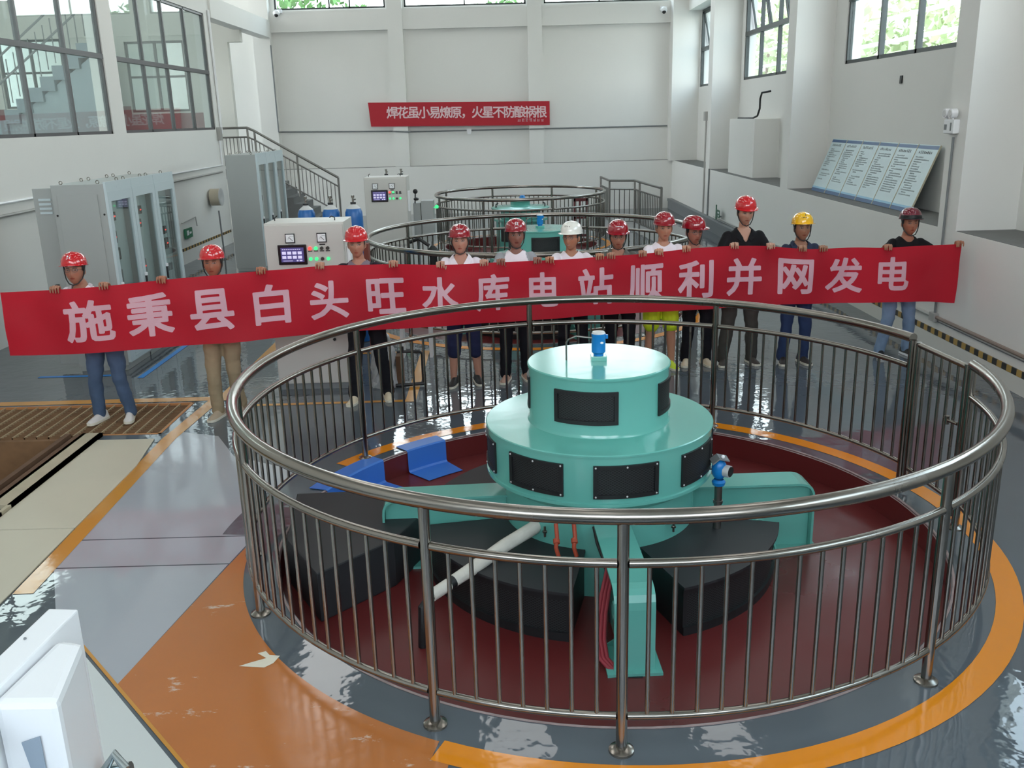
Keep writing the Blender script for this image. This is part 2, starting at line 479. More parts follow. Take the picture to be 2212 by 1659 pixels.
marking([[(-1.50, 4.33), (-1.36, 4.31), (-1.32, 4.35), (-1.30, 4.42), (-1.36, 4.43), (-1.39, 4.47), (-1.43, 4.45), (-1.37, 4.40), (-1.45, 4.36)]], 0.0042, 'chip')
strip((-6.6, 9.38), (-3.1, 9.38), 0.14, 0.0028, 'ochreline')
strip((-2.68, 9.10), (-1.02, 9.12), 0.07, 0.003, 'ochreline')
strip((-1.04, 9.08), (-1.06, 11.25), 0.11, 0.0033, 'ochreline')
strip((-2.68, 11.2), (-1.02, 11.2), 0.07, 0.003, 'ochreline')
strip((-4.30, 10.30), (-4.30, 12.7), 0.07, 0.003, 'bluetape')
strip((-5.55, 10.45), (-4.62, 10.45), 0.07, 0.003, 'bluetape')

# sunken pits of the three units
def pit(c, r, zf):
    mb = MB().lathe([(r, 0.0), (r, zf), (r - 0.02, zf)], (c[0], c[1], 0), 96)
    k = len(mb.v)
    mb.lathe([(r - 0.02, zf), (0.0, zf)], (c[0], c[1], 0), 96, smooth=False)
    o = link('floor_pit', mb.mesh('floor_pit', MT['red'])); o['kind'] = 'structure'
    mb = MB().lathe([(r - 0.004, -0.012), (r + 0.006, 0.004), (r + 0.02, 0.004), (r + 0.02, 0.001)], (c[0], c[1], 0), 96)
    o = link('trim_1', mb.mesh('trim_1', MT['rimwhite'])); o['kind'] = 'structure'
MT['rimwhite'] = mat('chipped_pale_edge', (150, 132, 130), 0.5, var=0.5, vscale=14)
ZP = -0.2
pit(RING1, PITR[0], ZP); pit(RING2, PITR[1], ZP); pit(RING3, PITR[2], ZP)

# equipment hatch in the floor, left
hb = MB()
x0, x1, y0, y1 = HATCH
hb.add([(x0, y0, -1.3), (x1, y0, -1.3), (x1, y1 + .02, -1.3), (x0, y1 + .02, -1.3)], [(0, 1, 2, 3)])
hb.add([(x0, y0, 0), (x1, y0, 0), (x1, y0, -1.3), (x0, y0, -1.3)], [(0, 1, 2, 3)])
hb.add([(x1, y0, 0), (x1, y1, 0), (x1, y1, -1.3), (x1, y0, -1.3)], [(0, 1, 2, 3)])
hb.add([(x0, y0, 0), (x0, y1, 0), (x0, y1, -1.3), (x0, y0, -1.3)], [(3, 2, 1, 0)])
struct('floor_hatch', hb, MT['tan'])
hb = MB()
gx0, gx1, gy0, gy1 = GRATE
hb.add([(gx0, gy0, -0.6), (gx1, gy0, -0.6), (gx1, gy1, -0.6), (gx0, gy1, -0.6)], [(0, 1, 2, 3)])
for a, b in (((gx0, gy0), (gx1, gy0)), ((gx1, gy0), (gx1, gy1)), ((gx1, gy1), (gx0, gy1))):
    hb.add([(a[0], a[1], 0), (b[0], b[1], 0), (b[0], b[1], -0.6), (a[0], a[1], -0.6)], [(0, 1, 2, 3)])
hb.box(gx0, HATCH[1], gy0 - 0.06, gy0, -1.3, -0.02)
struct('floor_channel', hb, MT['rust'])

# right wall: low projecting wall, columns, recessed wall with high windows
W = MB()
W.box(XR, 6.05, -4, YBL, 0, ZL)
cols = [(-2.75, -2.3), (3.87, 4.32), (10.45, 10.90), (16.9, 17.35), (23.45, 23.9)]
wins = [(-1.6, 3.3), (5.2, 9.6), (12.25, 16.35), (19.1, 23.15), (25.6, 28.25)]
ZS, ZT = 3.52, 5.62
ys = [-4.0] + [v for w_ in wins for v in w_] + [YB]
for i in range(0, len(ys), 2):
    W.box(XRW, 6.05, ys[i], ys[i + 1], ZL, ZC)
for a, b in wins:
    W.box(XRW, 6.05, a, b, ZL, ZS); W.box(XRW, 6.05, a, b, ZT, ZC)
struct('wall_right', W, MT['wall'])
for i, (a, b) in enumerate(cols):
    struct('trim_2', MB().box(XR, XRW + .01, a, b, ZL, ZC), MT['wall'])
struct('trim_3', MB().box(4.98, XRW + .01, 28.35, YB, ZL, ZC), MT['wall'])
LG = MB()
cc = [-4.0] + [v for w_ in cols for v in w_] + [28.35]
for i in range(0, len(cc), 2):
    LG.box(XR + 0.012, XRW, cc[i], cc[i + 1], ZL, ZL + 0.006)
struct('trim_4', LG, MT['concrete'])
# beam stubs above the high windows
for a, b, z0 in ((23.9, 28.35, 5.62), (17.35, 23.45, 5.72)):
    struct('trim_5', MB().box(5.42, XRW, a, b, z0, z0 + 0.75), MT['wall'])
def rwindow(n, a, b, mull, sash):
    w = bpy.data.objects.new('window_%d' % n, None); COL.objects.link(w); w['kind'] = 'structure'
    w.location = (XRW + 0.06, a, ZS)
    f = MB(); x0, x1 = XRW + 0.02, XRW + 0.10; t = 0.06
    zt = 4.50
    f.box(x0, x1, a, b, ZS, ZS + t); f.box(x0, x1, a, b, ZT - t, ZT); f.box(x0, x1, a, a + t, ZS, ZT); f.box(x0, x1, b - t, b, ZS, ZT)
    f.box(x0 - .01, x1, a, b, zt, zt + 0.10)
    for m in mull: f.box(x0, x1, m - t / 2, m + t / 2, ZS, ZT)
    part('window_frame', f, MT['darkframe'], w)
    g = MB().box(XRW + 0.055, XRW + 0.061, a + t, b - t, ZS + t, zt)
    part('pane', g, MT['glass'], w)
    edges = [a] + list(mull) + [b]
    for p, q in zip(edges[:-1], edges[1:]):
        z0, z1 = zt + 0.1, ZT - t
        if sash:
            # awning sash pushed open at the bottom, outwards
            L = z1 - z0; an = radians(11)
            S = MB(); u = 0.05
            def bxx(ya, yb, za, zb, th):
                vs = []
                for zz in (za, zb):
                    for xx in (0, th):
                        for yy in (ya, yb):
                            d = L - zz
                            vs.append((XRW + 0.05 + xx + d * sin(an), yy, z1 - d * cos(an)))
                return vs
            def addb(ya, yb, za, zb, th=0.04):
                S.add(bxx(ya, yb, za, zb, th), [(0, 1, 3, 2), (4, 6, 7, 5), (0, 4, 5, 1), (2, 3, 7, 6), (0, 2, 6, 4), (1, 5, 7, 3)])
            p2, q2 = p + .04, q - .04
            addb(p2, q2, 0, u); addb(p2, q2, L - u, L); addb(p2, p2 + u, 0, L); addb(q2 - u, q2, 0, L)
            so = part('sash', S, MT['darkframe'], w)
            S2 = MB(); S2.add(bxx(p2 + u, q2 - u, u, L - u, 0.006), [(0, 1, 3, 2), (4, 6, 7, 5), (0, 4, 5, 1), (2, 3, 7, 6), (0, 2, 6, 4), (1, 5, 7, 3)])
            S2.xf(Matrix.Translation((0.017, 0, 0)))
            part('pane', S2, MT['glass'], so)
        else:
            part('pane', MB().box(XRW + 0.055, XRW + 0.061, p + .03, q - .03, z0, z1), MT['glass'], w)
rwindow(1, *wins[0], (0.85,), False)
rwindow(2, *wins[1], (6.66, 8.13), False)
rwindow(3, *wins[2], (13.61, 14.95), False)
rwindow(4, *wins[3], (20.45, 21.85), True)
rwindow(5, *wins[4], (26.95,), True)
# skirting, hazard tape, conduit along the right wall
struct('baseboard_right', MB().box(XR - 0.012, XR, -4, YBL, 0, 0.175), MT['wall_warm'])
def hazard():
    m = bpy.data.materials.new('black_yellow_hazard_tape'); m.use_nodes = True
    nt = m.node_tree; b = nt.nodes['Principled BSDF']; b.inputs['Roughness'].default_value = 0.5
    g = nt.nodes.new('ShaderNodeNewGeometry'); s = nt.nodes.new('ShaderNodeSeparateXYZ'); nt.links.new(g.outputs['Position'], s.inputs[0])
    a = nt.nodes.new('ShaderNodeMath'); a.operation = 'MULTIPLY'; a.inputs[1].default_value = 5.2; nt.links.new(s.outputs['Y'], a.inputs[0])
    f = nt.nodes.new('ShaderNodeMath'); f.operation = 'FRACT'; nt.links.new(a.outputs[0], f.inputs[0])
    t = nt.nodes.new('ShaderNodeMath'); t.operation = 'GREATER_THAN'; t.inputs[1].default_value = 0.5; nt.links.new(f.outputs[0], t.inputs[0])
    mx = nt.nodes.new('ShaderNodeMix'); mx.data_type = 'RGBA'; mx.inputs['A'].default_value = lin((40, 40, 38)); mx.inputs['B'].default_value = lin((178, 146, 80))
    nt.links.new(t.outputs[0], mx.inputs['Factor']); nt.links.new(mx.outputs['Result'], b.inputs['Base Color'])
    return m
MT['hazard'] = hazard()
struct('trim_6', MB().box(XR - 0.014, XR, -2, 22.5, 0.178, 0.245), MT['hazard'])
struct('trim_6', MB().box(XL, XL + 0.004, 17.5, 22.8, 0.27, 0.33), MT['hazard'])

# back wall
B = MB()
B.box(-14, 6.05, YBL, 29.3, 0, 1.44)
bw = [(-6.62, -3.38), (-2.83, 0.74), (1.27, 4.93)]
ZB0, ZB1 = 5.98, 8.2
B.box(-14, 6.05, YB, 29.3, 1.44, ZB0); B.box(-14, 6.05, YB, 29.3, ZB1, ZC)
xs = [-14] + [v for w_ in bw for v in w_] + [6.05]
for i in range(0, len(xs), 2): B.box(xs[i], xs[i + 1], YB, 29.3, ZB0, ZB1)
struct('wall_back', B, MT['wall'])
struct('trim_7', MB().box(-14, 5.1, YBL, YB, 1.44, 1.446), MT['concrete'])
for a, b in ((-3.32, -2.88), (0.77, 1.20)):
    struct('trim_8', MB().box(a, b, YBL + .0, YB, 1.446, ZC), MT['wall'])
struct('trim_9', MB().box(-6.8, 4.98, YBL + .06, YB, 5.36, 5.93), MT['wall'])
struct('trim_10', MB().box(-7.25, -6.75, YBL - 0.12, YB, 0, ZC), MT['wall'])
n = 6
for (a, b), mu in zip(bw, ((-5.02, -4.42), (-1.06,), (2.9, 3.9))):
    w = bpy.data.objects.new('window_%d' % n, None); COL.objects.link(w); w['kind'] = 'structure'; w.location = (a, YB, ZB0); n += 1
    f = MB(); t = 0.05
    f.box(a, b, YB + .05, YB + .12, ZB0, ZB0 + t); f.box(a, b, YB + .05, YB + .12, ZB1 - t, ZB1)
    f.box(a, a + t, YB + .05, YB + .12, ZB0, ZB1); f.box(b - t, b, YB + .05, YB + .12, ZB0, ZB1); f.box(a, b, YB + .05, YB + .12, 7.0, 7.06)
    for m in mu: f.box(m - .02, m + .02, YB + .05, YB + .12, ZB0, ZB1)
    part('window_frame', f, MT['darkframe'], w)
    part('pane', MB().box(a + t, b - t, YB + .08, YB + .086, ZB0 + t, ZB1 - t), MT['glass'], w)

# left wall with the two glazed openings, ends at y = 22.9
L = MB(); XL2 = XL - 0.25
lw = [(8.4, 16.6), (17.15, 22.48)]
LZ0, LZ1 = 2.70, 5.25
L.box(XL2, XL, -4, 22.9, 0, LZ0); L.box(XL2, XL, -4, 22.9, LZ1, ZC)
for a, b in ((-4, 8.4), (16.6, 17.15), (22.48, 22.9)): L.box(XL2, XL, a, b, LZ0, LZ1)
struct('wall_left', L, MT['wall'])
for (a, b), mu in zip(lw, ((9.7, 11.1, 12.45, 13.84, 15.24), (18.5, 19.8, 21.13))):
    w = bpy.data.objects.new('window_%d' % n, None); COL.objects.link(w); w['kind'] = 'structure'; w.location = (XL, a, LZ0); n += 1
    f = MB(); t = 0.05; xx = (XL - 0.09, XL - 0.02)
    f.box(*xx, a, b, LZ0, LZ0 + t); f.box(*xx, a, b, LZ1 - t, LZ1); f.box(*xx, a, a + t, LZ0, LZ1); f.box(*xx, b - t, b, LZ0, LZ1)
    f.box(xx[0], xx[1] + .01, a, b, 3.93, 4.01)
    for m in mu: f.box(*xx, m - .025, m + .025, LZ0, LZ1)
    part('window_frame', f, MT['bronze'], w)
    part('pane', MB().box(XL - .06, XL - .054, a + t, b - t, LZ0 + t, LZ1 - t), MT['roomglass'], w)
# the lit room behind that glazing: end wall with bright windows, red dado, a stair
E_ = MB(); YE = 23.2
ow = [(-11.95, -10.45, 3.30, 4.85), (-8.95, -7.55, 3.14, 4.75)]
ZE = 5.72
E_.box(-14, -11.95, YE, YE + .2, 2.2, ZE); E_.box(-10.45, -8.95, YE, YE + .2, 2.2, ZE); E_.box(-7.55, XL2, YE, YE + .2, 2.2, ZE)
for a, b, z0, z1 in ow:
    E_.box(a, b, YE, YE + .2, 2.2, z0); E_.box(a, b, YE, YE + .2, z1, ZE)
E_.box(-14.2, -14, 6, YE + .2, 2.2, ZC)
E_.box(-14, XL2, 4, YE + .2, 2.15, 2.3)
struct('wall_control_room', E_, MT['wall_warm'])
D = MB()
D.box(-14, -11.97, YE - .012, YE, 2.3, 3.29); D.box(-11.97, -7.02, YE - .012, YE, 2.3, 3.10); D.box(-10.43, -8.97, YE - .013, YE - .001, 3.1, 3.29)
struct('trim_11', D, MT['sky_red'])
for i, (a, b, z0, z1) in enumerate(ow):
    w = bpy.data.objects.new('window_%d' % n, None); COL.objects.link(w); w['kind'] = 'structure'; w.location = (a, YE, z0); n += 1
    f = MB(); t = 0.05
    f.box(a, b, YE + .05, YE + .1, z0, z0 + t); f.box(a, b, YE + .05, YE + .1, z1 - t, z1); f.box(a, a + t, YE + .05, YE + .1, z0, z1); f.box(b - t, b, YE + .05, YE + .1, z0, z1)
    m = (a + b) / 2; f.box(m - .03, m + .03, YE + .05, YE + .1, z0, z1); f.box(a, b, YE + .05, YE + .1, z0 + .78, z0 + .83)
    part('window_frame', f, MT['darkframe'], w)
    part('pane', MB().box(a + t, b - t, YE + .07, YE + .076, z0 + t, z1 - t), MT['glass'], w)
# beam and walls past the end of the left wall
struct('trim_12', MB().box(-7.05, -6.72, 22.9, YBL - .1, 5.2, 5.68), MT['wall'])
struct('wall_stairwell', MB().box(-14, -7.25, 25.9, 26.1, 0, 4.9).box(-14, -6.9, 25.9, 26.1, 4.9, 5.6), MT['wall_warm'])
# closed ceiling over the added fill lights; wall behind the camera with its windows
C = MB()
C.box(-14.2, 6.05, -4, 29.3, ZC, ZC + .15)
struct('ceiling', C, MT['wall'])
Fw = MB()
Fw.box(-7.02, 6.05, -4.2, -4, 0, 3.2); Fw.box(-7.02, 6.05, -4.2, -4, 6.6, ZC)
for a, b in ((-7.02, -5.8), (-2.4, -1.6), (2.0, 2.8), (5.2, 6.05)): Fw.box(a, b, -4.2, -4, 3.2, 6.6)
struct('wall_front', Fw, MT['wall'])

# frames added around the unseen ceiling fill lights
for lx in (-4.2, 0.0, 4.0):
    for ly in (1.0, 9.0, 17.0, 24.5):
        h_ = MB()
        for a, b, c_, d in ((-.62, -.56, -2.56, 2.56), (.56, .62, -2.56, 2.56), (-.56, .56, -2.56, -2.5), (-.56, .56, 2.5, 2.56)):
            h_.box(lx + a, lx + b, ly + c_, ly + d, 8.66, ZC)
        struct('trim_14', h_, MT['white'])
# ------------------------------------------------------------------ round stainless railings
BAL = MB().tube([(0, 0, 0.19), (0, 0, 0.945)], 0.0108, 10).mesh('baluster', MT['steel'])
POST = MB().tube([(0, 0, 0.0), (0, 0, 1.15)], 0.0262, 14).lathe([(0.0, 0.022), (0.034, 0.022), (0.058, 0.010), (0.060, 0.0)], (0, 0, 0), 20).mesh('post', MT['steel'])
def railing(label, c, R, posts, gate=None, step=2.72, far=90.0):
    root = thing('circular_railing', label, 'railing', (c[0], c[1], 0), group='round railings round the generator pits')
    def arc(r, z, a0, a1, n):
        return [(r * cos(radians(a0 + (a1 - a0) * i / n)), r * sin(radians(a0 + (a1 - a0) * i / n)), z) for i in range(n + 1)]
    if gate:
        part('top_rail', MB().tube(arc(R, 1.165, gate[1], gate[0] + 360, 110), 0.0355, 14), MT['steel'], root, False)
    else:
        part('top_rail', MB().tube(arc(R, 1.165, 0, 360, 110)[:-1], 0.0355, 14, closed=True), MT['steel'], root, False)
    P = sorted(p % 360 for p in posts)
    for i, p in enumerate(P):
        link('post', POST, root, (R * cos(radians(p)), R * sin(radians(p)), 0))
        q = P[(i + 1) % len(P)] + (360 if i == len(P) - 1 else 0)
        if gate and abs(p - gate[0] % 360) < 0.01: continue
        d0 = degrees(0.026 / R)
        k = max(4, int((q - p) / 3))
        part('middle_rail', MB().tube(arc(R, 0.948, p + d0, q - d0, k), 0.021, 12), MT['steel'], root, False)
        part('bottom_rail', MB().tube(arc(R, 0.185, p + d0, q - d0, k), 0.018, 12), MT['steel'], root, False)
    # balusters, nearest the viewer first; past 100 of them the rest are one part
    slots = []
    for i, p in enumerate(P):
        q = P[(i + 1) % len(P)] + (360 if i == len(P) - 1 else 0)
        if gate and abs(p - gate[0] % 360) < 0.01: continue
        n = max(1, int(round((q - p) / step)))
        slots += [p + (q - p) * (j + 1) / n for j in range(n - 1)]
    slots.sort(key=lambda a: hypot(c[0] + R * cos(radians(a)), c[1] + R * sin(radians(a))))
    for a in slots[:100]:
        link('baluster', BAL, root, (R * cos(radians(a)), R * sin(radians(a)), 0))
    if slots[100:]:
        m = MB()
        for a in slots[100:]:
            x, y = R * cos(radians(a)), R * sin(radians(a))
            m.tube([(x, y, 0.19), (x, y, 0.945)], 0.0108, 10)
        o = part('balusters', m, MT['steel'], root, False); o['kind'] = 'stuff'
    return root
R1P = [14.0, 59.5, 100.5, 142.0, 187.5, 207.0, 244.6, 266.0, 306.4, 355.5]
railing('nearest and largest round stainless railing, around the front turquoise generator, with a gate in it', RING1, RR[0], R1P, gate=(-4.5, 14.0))
RING2R = (0.39, 13.72)
railing('middle of the three round stainless railings, behind the people in hard hats', RING2R, RR[1], [225.5 + 40 * i for i in range(9)])
railing('farthest and smallest round stainless railing, near the back wall', RING3, RR[2], [-160 + 45 * i for i in range(8)], step=3.5)
# the straight gate in the nearest ring
def gate():
    a, b = (Vector((RING1[0] + RR[0] * cos(radians(t)), RING1[1] + RR[0] * sin(radians(t)), 0)) for t in (12.2, -2.7))
    root = thing('railing_gate', 'straight barred stainless gate closing the gap in the nearest round railing', 'gate', a)
    z0, z1 = 0.17, 1.13
    part('gate_rail', MB().tube([a + Vector((0, 0, z1)), b + Vector((0, 0, z1))], 0.021, 12), MT['steel'], root)
    part('gate_rail', MB().tube([a + Vector((0, 0, z0)), b + Vector((0, 0, z0))], 0.018, 12), MT['steel'], root)
    for p in (a, b):
        part('gate_post', MB().tube([p + Vector((0, 0, 0.06)), p + Vector((0, 0, 1.15))], 0.023, 12), MT['steel'], root)
    for i in range(1, 6):
        p = a.lerp(b, i / 6)
        part('gate_bar', MB().tube([p + Vector((0, 0, z0)), p + Vector((0, 0, z1))], 0.0115, 10), MT['steel'], root)
    p = b.lerp(a, 0.05) + Vector((-0.01, 0, 0.72)); q = b.lerp(a, 0.2) + Vector((-0.03, 0, 0.72))
    part('latch', MB().tube([p, q], 0.012, 10).tube([q + Vector((0, 0, -.03)), q + Vector((0, 0, .03))], 0.016, 10), MT['steel'], root)
gate()

# ------------------------------------------------------------------ generators
def curved_mesh(name, R, a0, a1, z0, z1, m, n=12, inner=False):
    me = bpy.data.meshes.new(name)
    vs = []; fs = []; uvs = []
    for j in range(n + 1):
        a = a0 + (a1 - a0) * j / n
        for z in (z0, z1): vs.append((R * cos(a), R * sin(a), z))
    for j in range(n): fs.append((2 * j, 2 * j + 2, 2 * j + 3, 2 * j + 1))
    me.from_pydata(vs, [], fs)
    ul = me.uv_layers.new(name='UVMap')
    for p in me.polygons:
        for li in p.loop_indices:
            vi = me.loops[li].vertex_index
            ul.data[li].uv = ((vi // 2) * (a1 - a0) * R / n, z0 if vi % 2 == 0 else z1)
    me.materials.append(m)
    return me
def grille(R, ac, half, z0, z1, parent, screws=True):
    """framed expanded-metal vent standing a little proud of a drum"""
    a0, a1 = radians(ac - half), radians(ac + half)
    b = 0.026; da = b / R
    f = MB()
    f.sector(R - .01, R + .014, a0, a1, z0, z0 + b, n=14); f.sector(R - .01, R + .014, a0, a1, z1 - b, z1, n=14)
    f.sector(R - .01, R + .014, a0, a0 + da, z0 + b, z1 - b, n=2); f.sector(R - .01, R + .014, a1 - da, a1, z0 + b, z1 - b, n=2)
    o = part('vent_frame', f, MT['black'], parent, False)
    link('vent_mesh', curved_mesh('vent_mesh', R + .004, a0 + da, a1 - da, z0 + b, z1 - b, MT['mesh']), o)
    if screws:
        s = MB()
        for a in (a0 + .02, (a0 + a1) / 2, a1 - .02):
            for z in (z0 + .012, z1 - .012):
                s.ball(((R + .014) * cos(a), (R + .014) * sin(a), z), .0065, n=8, m=5)
        part('vent_screw', s, MT['silver'], o, False)
def generator(label, loc, rz, hoods):
    g = thing('generator', label, 'generator', (loc[0], loc[1], ZP), rz, 'vertical shaft generators')
    zz = -ZP                                             # local z of floor level
    T = MT['teal']
    part('lower_drum', MB().lathe([(0.0, zz + .475), (.74, zz + .475), (.775, zz + .478), (.775, zz + .497), (.762, zz + .50), (.762, zz + .80), (.772, zz + .803), (.772, zz + .813), (.766, zz + .818), (0.47, zz + .822), (0.0, zz + .822)], n=96), T, g, False)
    part('upper_drum', MB().lathe([(.46, zz + .80), (.485, zz + .822), (.473, zz + .845), (.470, zz + 1.195), (.481, zz + 1.198), (.481, zz + 1.21), (.474, zz + 1.216), (0, zz + 1.218)], n=96), T, g, False)
    part('base_drum', MB().lathe([(.655, 0), (.655, zz + .40), (.70, zz + .44), (.70, zz + .476)], n=80), T, g, False)
    for k in range(4): grille(.471, -106 + 90 * k, 25.5, zz + .912, zz + 1.13, g, False)
    for k in range(8): grille(.762, -82.5 + 45 * k, 15.5, zz + .535, zz + .75, g)
    for k in range(4):
        a = radians(-88 + 90 * k)
        M = Matrix.Rotation(a, 4, 'Z')
        arm = MB().extrude([(.62, -.055, 0), (1.49, -.055, 0), (1.49, -.055, zz + .24), (1.46, -.055, zz + .28), (1.42, -.055, zz + .29), (.62, -.055, zz + .30)], (0, .11, 0))
        pth = [(.62, zz + .31), (1.40, zz + .305), (1.45, zz + .295), (1.485, zz + .272), (1.503, zz + .235), (1.508, zz + .19), (1.508, .01)]
        inner = [(.62, zz + .294), (1.40, zz + .289), (1.443, zz + .28), (1.472, zz + .262), (1.488, zz + .23), (1.492, zz + .19), (1.492, .01)]
        for i in range(len(pth) - 1):
            arm.extrude([(pth[i][0], -.115, pth[i][1]), (pth[i + 1][0], -.115, pth[i + 1][1]), (inner[i + 1][0], -.115, inner[i + 1][1]), (inner[i][0], -.115, inner[i][1])], (0, .23, 0))
        arm.xf(M)
        ao = part('arm', arm, T, g, False)
        ft = MB().box(1.22, 1.545, -.155, .155, 0.0, .018)
        for s in (-1, 1):
            ft.extrude([(1.24, s * .055, .018), (1.24, s * .13, .018), (1.24, s * .055, .07)], (.012, 0, 0))
        ft.xf(M); part('foot', ft, T, ao, False)
        for s in (-1, 1):
            lg = MB().tube([(1.13 + .055 * cos(t * pi / 8), s * .056, .17 + .055 * sin(t * pi / 8)) for t in range(16)], .011, 8, closed=True)
            lg.xf(M); part('lifting_ring', lg, T, ao, False)
    for a0, a1, r1 in hoods:
        A0, A1 = radians(a0), radians(a1)
        top = MB().sector(.64, r1 + .03, A0 - .01, A1 + .01, .315, .332, n=20)
        ho = part('air_hood', top, MT['hood'], g, False)
        fr = MB().sector(r1 - .02, r1, A0, A1, .262, .315, n=20).sector(r1 - .02, r1 + .012, A0, A1, 0, .055, n=20)
        fr.sector(.66, r1, A0, A0 + .02, 0, .315, n=2).sector(.66, r1, A1 - .02, A1, 0, .315, n=2)
        part('hood_frame', fr, MT['black'], ho, False)
        link('hood_mesh', curved_mesh('hood_mesh', r1 - .006, A0 + .02, A1 - .02, .055, .262, MT['mesh'], 20), ho)
    part('motor_base', MB().box(-.052, .052, -.045, .045, zz + 1.215, zz + 1.25), T, g, False, bevel=.004)
    mo = part('speed_sensor', MB().lathe([(0, zz + 1.25), (.034, zz + 1.25), (.034, zz + 1.262), (.047, zz + 1.275), (.047, zz + 1.385), (.049, zz + 1.39), (.049, zz + 1.40)], n=28).box(.03, .062, -.012, .012, zz + 1.365, zz + 1.39), MT['blue'], g, False)
    part('sensor_cap', MB().lathe([(.047, zz + 1.40), (.040, zz + 1.412), (0, zz + 1.418)], n=28), MT['silver'], mo, False)
    part('badge', MB().add([(.018 + .011 * cos(t * pi / 6), -.0485, zz + 1.345 + .008 * sin(t * pi / 6)) for t in range(12)], [tuple(range(12))]), MT['white'], mo, False)
    part('conduit', MB().tube([(-.215, .02, zz + 1.215), (-.215, .02, zz + 1.335), (-.20, .015, zz + 1.36), (-.15, .0, zz + 1.385), (-.09, -.01, zz + 1.378), (-.04, -.01, zz + 1.372)], .006, 8), MT['steeldull'], g, False)
    lb = MB()
    for a in (-125, -52):
        x, y = .70 * cos(radians(a)), .70 * sin(radians(a))
        lb.tube([(x, y, zz + .20), (x, y, zz + .27)], .008, 8).tube([(x, y, zz + .23), (x, y, zz + .24)], .017, 6)
    part('lifting_bolt', lb, MT['steel'], g, False)
    return g
g1 = generator('large turquoise stepped-drum generator in the nearest pit, blue sensor on top', (0.597, 5.98), 0, [(-170, -103.5, 1.20), (-71, -15, 1.20), (17, 74, 1.20), (106, 166, 1.20)])
index_children(g1)
g2 = copy_tree(g1, None, (0.50, 13.72, ZP), radians(24))
g2['label'] = 'turquoise stepped-drum generator in the middle railing, behind the person in the white hard hat'
# dark reflection built as a duct on the left of the first unit
DU = MB()
pts = [(-1.62, 6.38), (-1.52, 5.60), (-1.22, 5.10), (-.80, 5.55), (-.62, 6.0), (-.82, 6.42)]
DU.prism(pts, ZP, 0.14)
single('reflection_block', DU, MT['hood'], 'dark reflection built as a low duct in the front pit, left of the generator', 'block', bevel=.012)

def generator_far():
    x, y = RING3[0], RING3[1]
    g = thing('generator', 'farthest turquoise generator with a wide flat cap, inside the smallest railing', 'generator', (x, y, ZP), group='vertical shaft generators')
    part('lower_drum', MB().lathe([(.56, ZP), (.56, .55), (.62, .56), (.62, .60), (0, .62)], (x, y, 0), 64), MT['teal'], g)
    part('upper_drum', MB().lathe([(.45, .60), (.45, .80), (.66, .82), (.67, .84), (.62, .86), (.24, .875), (.22, .89), (.22, .975), (.26, .98), (.25, .995), (0, 1.0)], (x, y, 0), 64), MT['teal'], g)
    part('speed_sensor', MB().lathe([(0, .995), (.07, .995), (.08, 1.03), (.05, 1.10), (0, 1.11)], (x + .05, y, 0), 24), MT['blue'], g)
    for a in (-120, -60, 0):
        f = MB().sector(.555, .575, radians(a - 22), radians(a + 22), .12, .42, c=(x, y), n=10)
        part('vent_frame', f, MT['black'], g)
    for s in (-1, 1):
        part('lifting_hook', MB().tube([(x + s * .55, y - .2, .85), (x + s * .55, y - .2, .93), (x + s * .5, y - .2, .96)], .015, 8), MT['black'], g)
generator_far()

# things in and around the front pit
P0 = Vector((0.118, 5.488, 0.22)); P1 = Vector((-0.50, 4.86, 0.10))
ip = thing('insulated_pipe', 'white cloth-wrapped pipe sloping out from under the front generator', 'pipe', (P1.x, P1.y, ZP))
path = [P0 + Vector((.09, .10, .03)), P0, P0.lerp(P1, .3) + Vector((0, 0, .012)), P0.lerp(P1, .6), P0.lerp(P1, .82), P1]
part('wrapped_pipe', MB().tube(path, [.045, .045, .043, .042, .038, .037], 16), MT['wrap'], ip)
part('tape_band', MB().tube([P0.lerp(P1, .80), P0.lerp(P1, .845)], .040, 16), MT['black'], ip)
part('pipe_end', MB().tube([P1, P1 + Vector((-.05, -.05, -.05)), P1 + Vector((-.06, -.06, -.30))], .028, 14), MT['black'], ip)
for i, (dx, c0) in enumerate(((0.0, 'redcable'), (0.022, 'redcable'), (-0.02, 'redcable'))):
    q = [(.60 + dx, 5.17, .22), (.575 + dx, 5.02, .15), (.53 + dx, 4.90, .06), (.50 + dx, 4.80, -.02), (.478 + dx, 4.66, -.10), (.485 + dx, 4.56, -.16), (.53 + dx, 4.50, -.185), (.60 + dx, 4.485, -.20)]
    single('power_cable', MB().tube(q, .013, 10), MT[c0], 'red cable of the bundle running down beside the front turquoise arm', 'cable', 'red cable bundle at the front arm')
for x, lab in ((.262, 'left one of two orange-red cables hanging under the front generator drum'), (.375, 'right one of two orange-red cables hanging under the front generator drum')):
    single('hanging_cable', MB().tube([(x, 5.30, .34), (x + .005, 5.27, .26), (x - .004, 5.245, .2), (x + .012, 5.24, .138)], .014, 10).tube([(x, 5.272, .245), (x + .001, 5.25, .225)], .021, 8), MT['orangecable'], lab, 'cable', 'cables under the drum')
single('black_cable', MB().tube([(.505, 5.32, .30), (.52, 5.25, .22), (.56, 5.16, .12), (.575, 5.05, 0.0), (.575, 5.0, -.19)], .013, 10), MT['black'], 'black cable hanging beside the front turquoise arm', 'cable')
o = link('floor_slot', filled([[(.52, 4.43), (.69, 4.42), (.70, 4.50), (.53, 4.51)]], ZP + .002)); o.data.materials.append(MT['black']); o['kind'] = 'structure'
tx, ty = 1.355, 5.62
tr = thing('pressure_transmitter', 'blue pressure transmitter with a glass dial on a steel pole beside the front generator', 'transmitter', (tx, ty, ZP))
